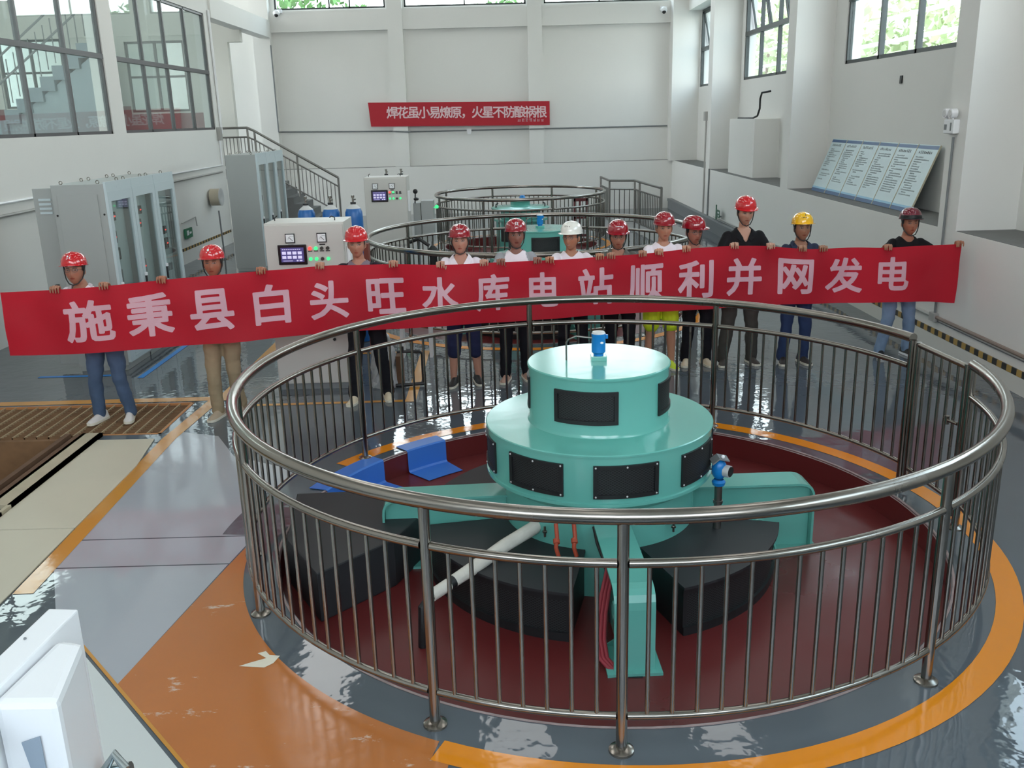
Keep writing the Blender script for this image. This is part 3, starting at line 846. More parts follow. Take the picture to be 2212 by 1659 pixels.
part('pole', MB().tube([(tx, ty, ZP), (tx, ty, .45)], .026, 16).tube([(tx, ty, .31), (tx, ty, .33)], .032, 16), MT['steeldull'], tr)
hd = part('housing', MB().lathe([(.024, .43), (.04, .44), (.046, .462), (.032, .478)], (tx, ty, 0), 20).ball((tx, ty, .55), .05, .05, .075, 20, 12), MT['blue'], tr)
part('dial', MB().tube([(tx + .03, ty - .02, .545), (tx + .062, ty - .045, .545)], .04, 20), MT['silver'], tr)
part('dial_face', MB().tube([(tx + .062, ty - .045, .545), (tx + .065, ty - .048, .545)], .034, 20), MT['black'], tr)
part('sun_cover', MB().extrude([(tx - .055, ty - .05, .605), (tx - .01, ty - .05, .64), (tx + .055, ty - .05, .625), (tx + .055, ty - .05, .617), (tx - .01, ty - .05, .63), (tx - .052, ty - .05, .595)], (0, .10, 0)), MT['grey'], tr)
part('vent_cap', MB().ball((tx + .015, ty - .03, .645), .013), MT['white'], tr)
part('signal_lead', MB().tube([(tx - .045, ty, .55), (tx - .09, ty, .55), (tx - .14, ty - .01, .555)], .006, 8), MT['black'], tr)
def sheet(a0, a1, rin, name_label):
    m = MB(); A = [radians(a0 + (a1 - a0) * i / 8) for i in range(9)]
    prof = [(2.40, .006), (2.252, .006), (2.236, -.004), (2.232, ZP + .02), (2.215, ZP + .006), (rin, ZP + .006)]
    prof += [(r, z + .004) for r, z in reversed(prof)]
    n = len(prof)
    rg = [[Vector((RING1[0] + r * cos(a) + (0.004 if z > -.1 and 0 else 0), RING1[1] + r * sin(a), z)) for r, z in prof] for a in A]
    m.rings(rg, True, False)
    single('plastic_sheet', m, MT['bluesheet'], name_label, 'plastic sheet', 'blue sheets in the front pit')
sheet(141, 160, 1.72, 'larger left blue plastic sheet lining the back of the front pit')
sheet(123.5, 134, 1.95, 'smaller right blue plastic sheet lining the back of the front pit')

# hatch fittings at the left
gr = thing('floor_grating', 'rusty bar grating in the floor under the leftmost person', 'grating', (gx0, gy0, -.05))
bars = MB(); wv = MB()
x = gx0 + .05
while x < gx1 - .02:
    bars.box(x - .006, x + .006, gy0, gy1, -.04, 0.0); x += .115
yv = gy0 + .06
while yv < gy1:
    wv.box(gx0, gx1, yv - .004, yv + .004, -.045, -.010); yv += .052
part('bearing_bars', bars, mat('pale_worn_bar', (168, 148, 116), .6, var=.2), gr)
part('cross_bars', wv, MT['rust'], gr)
part('grating_frame', MB().box(gx0, gx1, gy1 - .02, gy1, -.05, .004).box(gx1 - .025, gx1, gy0, gy1, -.05, .004).box(-4.0, gx1, gy0, gy0 + .025, -.05, .004), mat('orange_steel_edge', (186, 128, 78), .6, var=.15), gr)
single('cover_plate', MB().prism([(-3.86, 6.16), (-3.20, 6.16), (-3.23, 7.4), (-3.33, 8.10), (-3.86, 8.10)], .001, .012), MT['cream'], 'cream floor cover plate nearest the grating', 'cover plate', 'cream cover plates', bevel=.003)
single('cover_plate', MB().prism([(-3.86, 4.2), (-3.16, 4.2), (-3.175, 5.2), (-3.20, 6.145), (-3.86, 6.145)], .001, .012), MT['cream'], 'cream floor cover plate at the left edge, nearer the viewer', 'cover plate', 'cream cover plates', bevel=.003)
gd = MB()
for a, b in ((4.4, 5.55), (5.68, 5.98), (6.12, 6.42), (6.56, 8.24)): gd.box(-4.055, -3.868, a, b, .001, .035)
gd.box(-4.055, -4.02, 4.4, 8.24, .001, .035); gd.box(-3.90, -3.868, 4.4, 8.24, .001, .035)
single('channel_beam', gd, mat('beige_beam_paint', (176, 166, 142), .6, var=.2), 'beige slotted steel channel along the open floor hatch', 'beam')
for i, (dx, lab) in enumerate(((0, 'brown timber plank on the hatch edge, beside the beige channel'), (-.10, 'darker outer timber plank over the hatch edge'))):
    single('timber_plank', MB().box(-4.11 + dx, -4.06 + dx, 4.6 + i * .5, 8.22, -.05 + .0 * i, .03 + .01 * i), MT['wood'], lab, 'plank', 'timber planks at the hatch')
import numpy as np
# ------------------------------------------------------------------ lettering
FONT_T = {}
def glyph_mesh(ch, bold=0.0, res=3):
    """outline of one character as 2-D triangles in the unit box of its own bounds"""
    key = (ch, bold)
    if key in FONT_T: return FONT_T[key]
    if bold > 0:
        FONT_T[key] = heavy_glyph(ch, bold, res); return FONT_T[key]
    cu = bpy.data.curves.new('glyph', 'FONT'); cu.body = ch; cu.size = 1.0; cu.resolution_u = res; cu.offset = bold
    cu.fill_mode = 'FRONT'
    o = bpy.data.objects.new('glyph', cu); COL.objects.link(o)
    dg = bpy.context.evaluated_depsgraph_get()
    me = o.evaluated_get(dg).to_mesh()
    vs = [Vector((v.co.x, v.co.y)) for v in me.vertices]; fs = [tuple(p.vertices) for p in me.polygons]
    o.evaluated_get(dg).to_mesh_clear()
    bpy.data.objects.remove(o, do_unlink=True); bpy.data.curves.remove(cu)
    FONT_T[key] = (vs, fs)
    return vs, fs
def heavy_glyph(ch, bold, n):
    """heavier strokes: distance to the regular outline on an n-wide grid, contoured a little further out"""
    vs, fs = glyph_mesh(ch, 0.0, 3)
    if not vs: return [], []
    V = np.array([(v.x, v.y) for v in vs])
    tri = [(f[0], f[i], f[i + 1]) for f in fs for i in range(1, len(f) - 1)]
    cnt = {}
    for f in fs:
        for i in range(len(f)):
            e = tuple(sorted((f[i], f[(i + 1) % len(f)]))); cnt[e] = cnt.get(e, 0) + 1
    E = np.array([e for e, c in cnt.items() if c == 1])
    lo = V.min(0) - bold * 1.6; hi = V.max(0) + bold * 1.6
    h = max(hi - lo) / n
    nx, ny = int((hi[0] - lo[0]) / h) + 2, int((hi[1] - lo[1]) / h) + 2
    gx, gy = np.meshgrid(lo[0] + h * np.arange(nx), lo[1] + h * np.arange(ny), indexing='ij')
    P = np.stack([gx.ravel(), gy.ravel()], 1)
    D = np.full(len(P), 9.0)
    for a, b in E:
        A = V[a]; d = V[b] - A; t = np.clip(((P - A) @ d) / max(1e-12, d @ d), 0, 1)
        q = P - A - t[:, None] * d; D = np.minimum(D, np.hypot(q[:, 0], q[:, 1]))
    ins = np.zeros(len(P), bool)
    for a, b, c in tri:
        A, B, C_ = V[a], V[b], V[c]
        cr = lambda p, q: (q[0] - p[0]) * (P[:, 1] - p[1]) - (q[1] - p[1]) * (P[:, 0] - p[0])
        s1, s2, s3 = cr(A, B), cr(B, C_), cr(C_, A)
        ins |= ((s1 >= 0) & (s2 >= 0) & (s3 >= 0)) | ((s1 <= 0) & (s2 <= 0) & (s3 <= 0))
    S = (np.where(ins, -D, D) - bold).reshape(nx, ny)
    ov = []; of = []; idx = {}
    def vert(key, p):
        if key not in idx: idx[key] = len(ov); ov.append(Vector(p))
        return idx[key]
    for i in range(nx - 1):
        for j in range(ny - 1):
            cs = [(i, j), (i + 1, j), (i + 1, j + 1), (i, j + 1)]
            sv = [S[c] for c in cs]
            if min(sv) > 0: continue
            poly = []
            for k in range(4):
                c0, c1 = cs[k], cs[(k + 1) % 4]; a, b = sv[k], sv[(k + 1) % 4]
                if a <= 0: poly.append(vert(c0, (lo[0] + h * c0[0], lo[1] + h * c0[1])))
                if (a <= 0) != (b <= 0):
                    t = a / (a - b)
                    poly.append(vert(tuple(sorted((c0, c1))), (lo[0] + h * (c0[0] + t * (c1[0] - c0[0])), lo[1] + h * (c0[1] + t * (c1[1] - c0[1])))))
            if len(poly) >= 3: of.append(tuple(poly))
    return ov, of
def small_print(put, n, size, r):
    """n marks the size of small print that cannot be read in the view: a few strokes each; put(x0,x1,y0,y1) adds one stroke"""
    for k in range(n):
        x = k * size * 1.08; w_ = size * .9; t = size * .15
        for j in range(r.choice((2, 3))):
            yy = size * (.1 + .3 * j + .08 * r.random()); put(x + w_ * r.random() * .2, x + w_ * (1 - .2 * r.random()), yy, yy + t)
        for j in range(r.choice((1, 2))):
            xx = x + w_ * (.15 + .6 * r.random()); put(xx, xx + t, size * .05, size * (.6 + .35 * r.random()))
def text_on(mb, body, origin, ux, uy, size, bold=0.0, spacing=None):
    """letters written onto a flat surface: origin is the lower left, ux/uy unit directions"""
    vs, fs = glyph_mesh(body, bold, 40)
    origin = Vector(origin); ux = Vector(ux); uy = Vector(uy)
    mb.add([origin + ux * (v.x * size) + uy * (v.y * size) for v in vs], fs)
    return (max([v.x for v in vs]) if vs else 0) * size

# ------------------------------------------------------------------ grey relay cabinets on the left
def cabinet(name_label, x, y0, w, d, h, idx, lift=False):
    """one bay: glazed door facing +x"""
    t = thing('relay_cabinet', name_label, 'cabinet', (x - d / 2, y0 + w / 2, 0), group='relay cabinets with glazed doors')
    y1 = y0 + w
    body = MB().box(x - d, x - .02, y0 + .004, y0 + .03, .06, h).box(x - d, x - .02, y1 - .03, y1 - .004, .06, h).box(x - d, x - d + .03, y0 + .03, y1 - .03, .06, h).box(x - d + .03, x - .02, y0 + .03, y1 - .03, h - .03, h).box(x - d + .03, x - .02, y0 + .03, y1 - .03, .06, .09).box(x - d + .02, x - .04, y0 + .02, y1 - .02, 0, .06)
    part('body', body, MT['cab'], t, bevel=.004)
    f = MB(); fw = .085
    f.box(x - .02, x + .012, y0 + .006, y0 + .006 + fw, .10, h - .09); f.box(x - .02, x + .012, y1 - .006 - fw, y1 - .006, .10, h - .09)
    f.box(x - .02, x + .012, y0 + .006 + fw, y1 - .006 - fw, .10, .34); f.box(x - .02, x + .012, y0 + .006 + fw, y1 - .006 - fw, h - .20, h - .09)
    for k in range(5): f.box(x + .012, x + .016, y0 + .16, y1 - .16, .14 + k * .035, .155 + k * .035)
    dr = part('door', f, MT['cabdoor'], t)
    part('door_glass', MB().box(x - .012, x - .008, y0 + .09, y1 - .09, .34, h - .20), MT['glass'], dr)
    part('handle', MB().box(x + .012, x + .035, y0 + .035, y0 + .06, .86, 1.02), MT['black'], dr, bevel=.006)
    part('handle_cap', MB().box(x + .012, x + .04, y0 + .03, y0 + .065, 1.02, 1.06), MT['white'], dr, bevel=.006)
    part('header', MB().box(x - .02, x + .006, y0 + .004, y1 - .004, h - .09, h + .02).box(x + .006, x + .008, y0 + .30, y1 - .30, h - .06, h - .035), MT['cabdoor'], t)
    pn = part('rack_panel', MB().box(x - .12, x - .10, y0 + .07, y1 - .07, .34, h - .2), mat('pale_rack_panel_%d' % idx, (176, 188, 190), .5), t)
    pn['label'] = 'pale equipment panel behind the glass'
    rr = random.Random(idx * 3 + 1)
    z = h - .34
    k = 0
    while z > .5:
        hgt = rr.choice((.10, .14, .18))
        kind = rr.random()
        ya = y0 + .11 + rr.random() * .1; yb = ya + rr.choice((.16, .24, .34))
        yb = min(yb, y1 - .1)
        mm = 'black' if kind < .55 else ('screen' if kind < .8 else 'grey')
        u = part('relay_unit', MB().box(x - .10, x - .07, ya, yb, z - hgt, z), MT[mm], t)
        if kind < .8:
            part('display', MB().box(x - .07, x - .068, ya + .02, min(yb - .02, ya + .12), z - hgt + .03, z - .03), MT['grey'], u)
        if rr.random() < .45:
            part('red_lamps', MB().box(x - .07, x - .066, yb - .06, yb - .02, z - hgt * .5 - .008, z - hgt * .5 + .008), MT['lampred'], u)
        z -= hgt + rr.choice((.06, .12, .2)); k += 1
    for yy in (y0 + .1, y1 - .1):
        for xx in (x - d + .08, x - .12):
            lf = MB()
            lf.tube([(xx + .018 * cos(a * pi / 6), yy, h + .02 + .018 * sin(a * pi / 6)) for a in range(12)], .005, 6, closed=True)
            lf.tube([(xx, yy, h), (xx, yy, h + .006)], .012, 8)
            part('lifting_eye', lf, MT['steel'], t)
    return t
MT['lampred'] = emat('red_indicator', (255, 70, 60), 1.5)
MT['lampgreen'] = emat('green_indicator', (60, 220, 130), 1.2)
MT['lampdark'] = mat('unlit_button', (52, 50, 44), .4)
XC = -4.54
nm = ('nearest', 'middle', 'farthest')
for i in range(3):
    c = cabinet('%s grey glazed relay cabinet of the left-hand row of three, beside the leftmost person' % nm[i], XC, 10.66 + i * .735, .735, .62, 2.19, i)
    if i == 0:
        sp = part('side_panel', MB().box(XC - .56, XC - .10, 10.652, 10.666, .2, 2.08), MT['cab'], c, bevel=.002)
        part('side_screws', MB().ball((XC - .585, 10.66, 1.85), .012, n=8, m=6).ball((XC - .05, 10.66, 1.85), .012, n=8, m=6).ball((XC - .585, 10.66, .95), .012, n=8, m=6).ball((XC - .05, 10.66, .95), .012, n=8, m=6), MT['black'], c)
        rd = MB().box(XC - .90, XC - .635, 10.80, 10.825, .07, 2.15)
        rdo = part('rear_door', rd, MT['cab'], c)
        rv = MB()
        for k in range(4): rv.box(XC - .84, XC - .70, 10.788, 10.80, 1.86 + k * .05, 1.885 + k * .05)
        part('door_louvers', rv, MT['cabdoor'], rdo)
        part('door_catch', MB().box(XC - .80, XC - .76, 10.77, 10.80, 1.0, 1.04), MT['black'], rdo)
        part('cable_window', MB().box(XC - .52, XC - .42, 10.650, 10.664, .10, .24), MT['black'], c)
for i in range(3):
    cabinet('%s grey glazed relay cabinet of the far row, in front of the staircase' % nm[i], -4.76, 18.15 + i * .72, .72, .60, 2.24, 10 + i)

# ------------------------------------------------------------------ control cabinets with a screen
def control(label, x0, x1, y, h, meters, big):
    """front faces the viewer (-y)"""
    d = .55; w = x1 - x0
    t = thing('control_cabinet', label, 'cabinet', ((x0 + x1) / 2, y + d / 2, 0), group='governor control cabinets')
    hz = .62
    part('body', MB().box(x0, x1, y + .012, y + d, .0, h), MT['ctrl'], t, bevel=.004)
    dr = part('door', MB().box(x0 + .008, x1 - .008, y - .012, y + .012, hz, h - .02), MT['ctrl'], t, bevel=.004)
    lo = part('lower_door', MB().box(x0 + .008, x1 - .008, y - .010, y + .012, .07, hz - .012), MT['ctrl'], t, bevel=.004)
    part('recessed_panel', MB().box(x0 + .2, x1 - .1, y - .013, y - .008, .30, .55), MT['ctrl'], lo)
    part('lower_lock', MB().tube([(x1 - .18, y - .03, .555), (x1 - .18, y - .008, .555)], .016, 14), MT['black'], lo)
    part('plinth', MB().box(x0 - .002, x1 + .002, y + .0, y + d, 0, .06), MT['grey'], t)
    for mx_ in meters:
        s = .05; mz = h - .155
        m_ = part('meter', MB().box(mx_ - s, mx_ + s, y - .026, y - .012, mz - s, mz + s), MT['black'], t)
        part('meter_face', MB().box(mx_ - s + .009, mx_ + s - .009, y - .030, y - .026, mz - s + .012, mz + s - .009), MT['white'], m_)
        part('needle', MB().tube([(mx_ + .028, y - .032, mz - .024), (mx_ - .006, y - .032, mz + .010)], .0026, 6).tube([(mx_ + .02 + .040 * cos(radians(q)), y - .0315, mz - .016 + .040 * sin(radians(q))) for q in range(60, 171, 10)], .0012, 5), MT['black'], m_)
        tb = MB().box(mx_ - .03, mx_ + .03, y - .0145, y - .012, mz - .078, mz - .064)
        part('meter_caption', tb, MT['black'], m_)
    sx = x0 + w * .16; sz = h - .41
    sc = part('screen_bezel', MB().box(sx, sx + .30, y - .03, y - .012, sz - .02, sz + .19), MT['screen'], t, bevel=.006)
    part('screen', MB().box(sx + .03, sx + .27, y - .032, y - .03, sz + .01, sz + .16), MT['display'], sc)
    ic = MB()
    for r_ in range(2):
        for k in range(4):
            ic.box(sx + .042 + k * .055, sx + .042 + k * .055 + .042, y - .0335, y - .032, sz + .045 + r_ * .045, sz + .075 + r_ * .045)
    for k in range(9): ic.box(sx + .045 + k * .022, sx + .060 + k * .022, y - .0335, y - .032, sz + .138, sz + .146)
    ic.box(sx + .19, sx + .21, y - .0335, y - .032, sz + .017, sz + .032).box(sx + .22, sx + .25, y - .0335, y - .032, sz + .017, sz + .032).box(sx + .05, sx + .15, y - .0335, y - .032, sz + .02, sz + .026)
    part('screen_icons', ic, MT['icons'], sc)
    bx = sx + .335
    for k, mm in enumerate(('lampred', 'lampgreen', 'lampdark', 'lampdark')):
        b_ = part('button', MB().tube([(bx + k * .062, y - .028, sz + .145), (bx + k * .062, y - .012, sz + .145)], .019, 16), MT[mm], t)
        b_['label'] = ('red lit button', 'green lit button', 'dark button', 'dark button')[k]
        part('button_plate', MB().box(bx + k * .062 - .022, bx + k * .062 + .022, y - .016, y - .012, sz + .112, sz + .122), MT['black'], b_)
    for k, mm in enumerate(('lampgreen', 'lampgreen', 'lampdark', 'lampgreen')):
        b_ = part('button', MB().tube([(bx + k * .062, y - .028, sz + .035), (bx + k * .062, y - .012, sz + .035)], .018, 16), MT[mm], t)
        b_['label'] = 'lower row button'
    part('side_bracket', MB().box(x1, x1 + .035, y + .10, y + .22, h - .62, h - .26), MT['white'], t, bevel=.004)
    hk = MB().tube([(x1 - .12, y + .2, h), (x1 - .12, y + .2, h + .03), (x1 - .15, y + .19, h + .045), (x1 - .17, y + .18, h + .03)], .006, 8)
    hk.tube([(x0 + .05, y + .3, h), (x0 + .05, y + .3, h + .03), (x0 + .08, y + .3, h + .05)], .006, 8)
    part('hoist_hooks', hk, MT['black'], t)
    return t
MT['display'] = emat('lcd_blue_violet', (70, 60, 120), .35)
MT['icons'] = emat('lcd_icons', (205, 200, 235), .55)
control('nearest control cabinet with a lit screen, left of the person in the raglan shirt', -2.53, -1.70, 9.66, 1.80, (-2.26, -1.93), True)
control('farther control cabinet with a lit screen, left of the middle round railing', -2.53, -1.77, 16.8, 1.83, (-2.33, -2.03), False)
# junction boxes right of the far control cabinet
jb = thing('junction_box', 'grey two-part wall box on a stand, right of the farther control cabinet', 'junction box', (-1.55, 17.6, 0))
part('box_body', MB().box(-1.74, -1.60, 17.5, 17.8, .62, 1.30), MT['cab'], jb, bevel=.006)
part('box_body', MB().box(-1.59, -1.36, 17.48, 17.8, .58, 1.34), MT['cab'], jb, bevel=.006)
part('stand', MB().box(-1.70, -1.66, 17.6, 17.66, 0, .62).box(-1.44, -1.40, 17.6, 17.66, 0, .60), MT['grey'], jb)
part('valve_knob', MB().ball((-1.68, 17.45, 1.52), .045).ball((-1.67, 17.45, 1.38), .05, .05, .03).tube([(-1.70, 17.5, 1.30), (-1.68, 17.46, 1.52)], .012, 8), MT['black'], jb)
part('gauge', MB().ball((-1.30, 17.55, 1.22), .035, .02, .035).tube([(-1.36, 17.6, 1.2), (-1.30, 17.56, 1.22)], .01, 8), MT['lampgreen'], jb)
single('black_bag', MB().rings([[Vector((-1.22 + r * cos(2 * pi * j / 10), 15.2 + r * .6 * sin(2 * pi * j / 10), z)) for j in range(10)] for r, z in ((.05, .0), (.09, .1), (.08, .35), (.06, .6), (.1, .72), (.03, .8))]).tube([(-1.6, 15.25, .86), (-1.45, 15.2, .92), (-1.28, 15.2, .80)], .03, 8), MT['black'], 'dark limp bag hanging by the far control cabinet', 'bag')
# ------------------------------------------------------------------ blue gas cylinders
def cylinder(x, y, label, h=1.60):
    t = thing('gas_cylinder', label, 'gas cylinder', (x, y, 0), group='blue gas cylinders')
    r = .112
    part('tank', MB().lathe([(0, 0), (r, .01), (r, h - .23), (r * .97, h - .16), (r * .80, h - .115)], (x, y, 0), 28), MT['cylblue'], t)
    part('shoulder', MB().lathe([(r * .80, h - .115), (r * .5, h - .085), (.035, h - .07), (.035, h - .05)], (x, y, 0), 28), MT['silver'], t)
    part('collar', MB().lathe([(.036, h - .06), (.036, h - .035), (0, h - .035)], (x, y, 0), 16), MT['black'], t)
    part('valve', MB().lathe([(0.013, h - .035), (.013, h + .02), (.021, h + .022), (.021, h + .05), (0, h + .052)], (x, y, 0), 12).tube([(x, y, h), (x + .035, y - .02, h)], .009, 8), MT['steel'], t)
    return t
cylinder(-2.55, 11.9, 'leftmost blue gas cylinder standing behind the nearest control cabinet', 1.85)
cylinder(-2.235, 11.9, 'middle blue gas cylinder standing behind the nearest control cabinet', 1.85)
cylinder(-1.945, 11.9, 'rightmost blue gas cylinder of the three behind the nearest control cabinet', 1.85)
cylinder(-2.27, 18.0, 'left blue gas cylinder peeping over the farther control cabinet', 1.86)
cylinder(-1.985, 18.0, 'right blue gas cylinder peeping over the farther control cabinet', 1.86)
single('wooden_block', MB().box(-1.80, -1.74, 11.55, 11.7, .0, 1.32), mat('rust_red_wood', (120, 56, 44), .7, var=.3), 'rust-red post beside the rightmost near gas cylinder', 'post')
single('white_box', MB().box(-1.35, -.92, 10.85, 11.15, .98, 1.04).box(-1.33, -1.29, 10.9, 11.1, 0, .98).box(-.98, -.94, 10.9, 11.1, 0, .98), MT['white'], 'narrow white table behind the raglan-shirted person, by the middle railing', 'table')
# ------------------------------------------------------------------ boards leaning on the right ledge
def board(i):
    y0, y1 = BY[i + 1], BY[i]
    lab = ('first', 'second', 'third', 'fourth', 'fifth', 'last')[i]
    t = thing('notice_board', '%s from the left of six pale-blue notice boards leaning on the right-hand ledge' % lab, 'notice board', (5.42, (y0 + y1) / 2, ZL), group='six notice boards on the ledge')
    bot = Vector((5.40, 0, ZL + .006)); top = Vector((5.735, 0, ZL + .87))
    up = (top - bot).normalized(); nrm = Vector((-up.z, 0, up.x)); Lh = (top - bot).length
    def quad(mb, ya, yb, ha, hb, off, th):
        a = bot + up * ha + nrm * off; b_ = bot + up * hb + nrm * off
        mb.extrude([(a.x, ya, a.z), (a.x, yb, a.z), (b_.x, yb, b_.z), (b_.x, ya, b_.z)], nrm * th)
        return mb
    part('board', quad(MB(), y0 + .006, y1 - .006, 0, Lh, 0, .014), MT['boardblue'], t)
    part('header_band', quad(MB(), y0 + .008, y1 - .008, Lh - .06, Lh - .012, .0141, .0012), MT['boardnavy'], t)
    part('footer_band', quad(MB(), y0 + .008, y1 - .008, .0, .055, .0141, .0012), MT['boardnavy'], t)
    part('footer_band', quad(MB(), y0 + .008, y1 - .008, .055, .085, .0141, .0010), MT['boardmid'], t)
    part('edge_strip', quad(MB(), y0, y0 + .009, 0, Lh, -.002, .022), MT['boardedge'], t)
    tx = MB(); r = random.Random(50 + i)
    rows = 17; h0 = Lh - .13
    def gl(body, size, yy, hh, bold):
        vs, fs = glyph_mesh(body, 0.0)
        o_ = bot + nrm * .0150 + up * hh
        tx.add([Vector((o_.x, yy, o_.z)) + Vector((0, -1, 0)) * (v.x * size) + up * (v.y * size) for v in vs], fs)
    def mark(yy, hh, n, size):
        o_ = bot + nrm * .0150 + up * hh
        def put(x0_, x1_, y0_, y1_):
            P_ = [Vector((o_.x, yy - q, o_.z)) + up * z_ for q, z_ in ((x0_, y0_), (x1_, y0_), (x1_, y1_), (x0_, y1_))]
            tx.add(P_, [(0, 1, 2, 3)])
        small_print(put, n, size, r)
    mark(y1 - .10, h0, 8, .048)
    for k in range(rows):
        h = h0 - .058 - k * .033
        if h < .11: break
        if r.random() < .08: continue
        mark(y1 - .07 - r.choice((0, 0, .05)), h, r.choice((6, 10, 15, 18)), .023)
    part('lettering', tx, MT['boardtext'], t)
MT['boardblue'] = mat('pale_blue_board', (196, 216, 220), .45, var=.02)
MT['boardnavy'] = mat('navy_board_band', (44, 84, 128), .45)
MT['boardmid'] = mat('mid_blue_board_band', (138, 186, 214), .45)
MT['boardedge'] = mat('cream_board_edge', (196, 192, 168), .6)
MT['boardtext'] = mat('dark_grey_print', (52, 60, 64), .7)
BY = [16.45, 15.75, 15.05, 14.36, 13.68, 13.02, 12.36]
for i in range(6): board(i)
# boxed pier on the ledge of the next bay, black cable over it
struct('trim_13', MB().box(5.25, XRW, 19.9, 22.1, ZL, 2.64), MT['wall'])
single('wall_cable', MB().tube([(5.42, 22.0, 2.655), (5.42, 21.4, 2.652), (5.43, 20.75, 2.655), (5.47, 20.55, 2.70), (5.50, 20.50, 2.85), (5.50, 20.5, 3.05), (5.51, 20.42, 3.17), (5.70, 20.42, 3.2)], .022, 8), MT['black'], 'thick black cable bent up from the boxed pier on the right wall', 'cable')
single('wall_bracket', MB().box(XRW - .02, XRW, 13.90, 13.97, 3.13, 3.24), MT['black'], 'small dark socket under the right-hand window, above the notice boards', 'socket')
# twin-head emergency light with its conduit on the nearest right column
el = thing('emergency_light', 'white twin-head emergency light on the near right-hand column', 'emergency light', (XR, 10.72, 2.52))
part('case', MB().box(XR - .07, XR, 10.62, 10.86, 2.50, 2.655), MT['white'], el, bevel=.008)
part('case_window', MB().box(XR - .073, XR - .069, 10.67, 10.70, 2.53, 2.62).box(XR - .073, XR - .069, 10.78, 10.84, 2.54, 2.60), MT['grey'], el)
for yy in (10.67, 10.81):
    hd_ = part('lamp_head', MB().tube([(XR - .10, yy, 2.72), (XR - .03, yy, 2.72)], .052, 18).tube([(XR - .06, yy, 2.65), (XR - .06, yy, 2.69)], .012, 8), MT['white'], el)
    part('lamp_lens', MB().tube([(XR - .104, yy, 2.72), (XR - .10, yy, 2.72)], .038, 18), MT['silver'], hd_)
def conduit(pts, r, label, m='ins', cat='conduit', group='wall conduits', clips=0):
    return single('conduit', MB().tube(pts, r, 8), MT[m], label, cat, group)
MT['brownpipe'] = mat('grey_brown_pipe', (132, 118, 108), .55, var=.15)
conduit([(XR - .02, 10.70, 2.46), (XR - .02, 10.70, .42)], .014, 'grey vertical conduit below the twin-head emergency light', 'grey')
single('conduit_box', MB().box(XR - .06, XR, 10.63, 10.77, .34, .44), MT['ins'], 'small grey conduit box low on the right wall, below the emergency light', 'junction box', bevel=.006)
conduit([(XR - .025, 22.6, .35), (XR - .025, 10.77, .395)], .022, 'pale pipe running low along the right wall beyond the conduit box', 'ins')
conduit([(XR - .025, 10.63, .395), (XR - .025, -1, .43)], .022, 'brownish pipe running low along the right wall nearer than the conduit box', 'brownpipe')
conduit([(XR - .012, 10.63, .345), (XR - .012, -1, .37)], .006, 'thin wire running under the brown pipe on the right wall', 'grey')
conduit([(XR - .02, 23.9, 2.62), (XR - .02, 23.95, .30)], .02, 'left one of two vertical pipes on the far right column', 'ins')
conduit([(XR - .02, 23.36, ZL + .02), (XR - .02, 23.4, .30)], .02, 'right one of two vertical pipes below the far right column', 'grey')
single('switch_box', MB().box(XR - .07, XR, 23.83, 23.99, 2.6, 2.82), MT['ins'], 'small grey switch box on top of the far right vertical pipe', 'switch')
single('floor_trunking', MB().box(XR - .14, XR, 17.0, 28.6, .22, .30).box(XR - .12, XR, 17.0, 28.6, .0, .22), MT['grey'], 'grey cable trunking along the foot of the far right wall', 'trunking')
ex = thing('exit_sign', 'small green exit sign low on the far right wall, left of the black polo shirt', 'exit sign', (XR - .02, 21.85, .36))
part('plate', MB().box(XR - .14, XR - .13, 21.55, 21.9, .42, .60).box(XR - .14, XR - .12, 21.9, 21.96, .36, .70), mat('green_sign', (58, 104, 84), .4), ex)
part('bracket', MB().box(XR - .13, XR, 21.92, 21.95, .40, .44), MT['grey'], ex)
part('pictogram', MB().box(XR - .142, XR - .14, 21.60, 21.75, .52, .56).box(XR - .142, XR - .14, 21.62, 21.70, .45, .49), MT['white'], ex)
# back wall: long conduit, small lamp box, two cameras, red slogan banner
conduit([(-6.74, YBL - .14, 5.0), (-6.74, YBL - .14, 2.56), (-6.72, YB - .02, 2.55), (-3.36, YB - .02, 2.49), (-3.32, YBL - .02, 2.49), (-2.86, YBL - .02, 2.46), (-2.84, YB - .02, 2.46), (.75, YB - .02, 2.45), (.79, YBL - .02, 2.45), (1.2, YBL - .02, 2.45), (1.22, YB - .02, 2.45), (4.96, YB - .02, 2.44)], .02, 'thin grey conduit running across the back wall under the slogan banner', 'grey')
single('wall_lamp', MB().box(-1.12, -.98, YB - .10, YB, 2.40, 2.50).box(-1.10, -1.0, YB - .14, YB - .10, 2.35, 2.42), MT['white'], 'small white lamp under the slogan banner on the back wall', 'lamp')
def camera_dome(x, z, lab):
    t = thing('security_camera', lab, 'security camera', (x, YB, z), group='security cameras on the back wall')
    part('mount', MB().box(x - .10, x + .10, YBL - .02, YBL + .07, z - .02, z + .08).tube([(x, YBL + .05, z), (x - .02, YBL - .15, z + .03)], .03, 8), MT['white'], t, bevel=.01)
    part('dome', MB().ball((x - .02, YBL - .18, z - .04), .10, .10, .09), MT['white'], t)
    part('lens', MB().ball((x - .02, YBL - .22, z - .09), .06), MT['black'], t)
camera_dome(-6.46, 5.90, 'white dome camera at the upper left of the back wall')
camera_dome(4.75, 5.72, 'white dome camera at the upper right of the back wall')
bn = thing('slogan_banner', 'small red slogan banner hung across the pilasters of the back wall', 'banner', (-1.3, YBL - .03, 2.55))
YN = YBL - .03
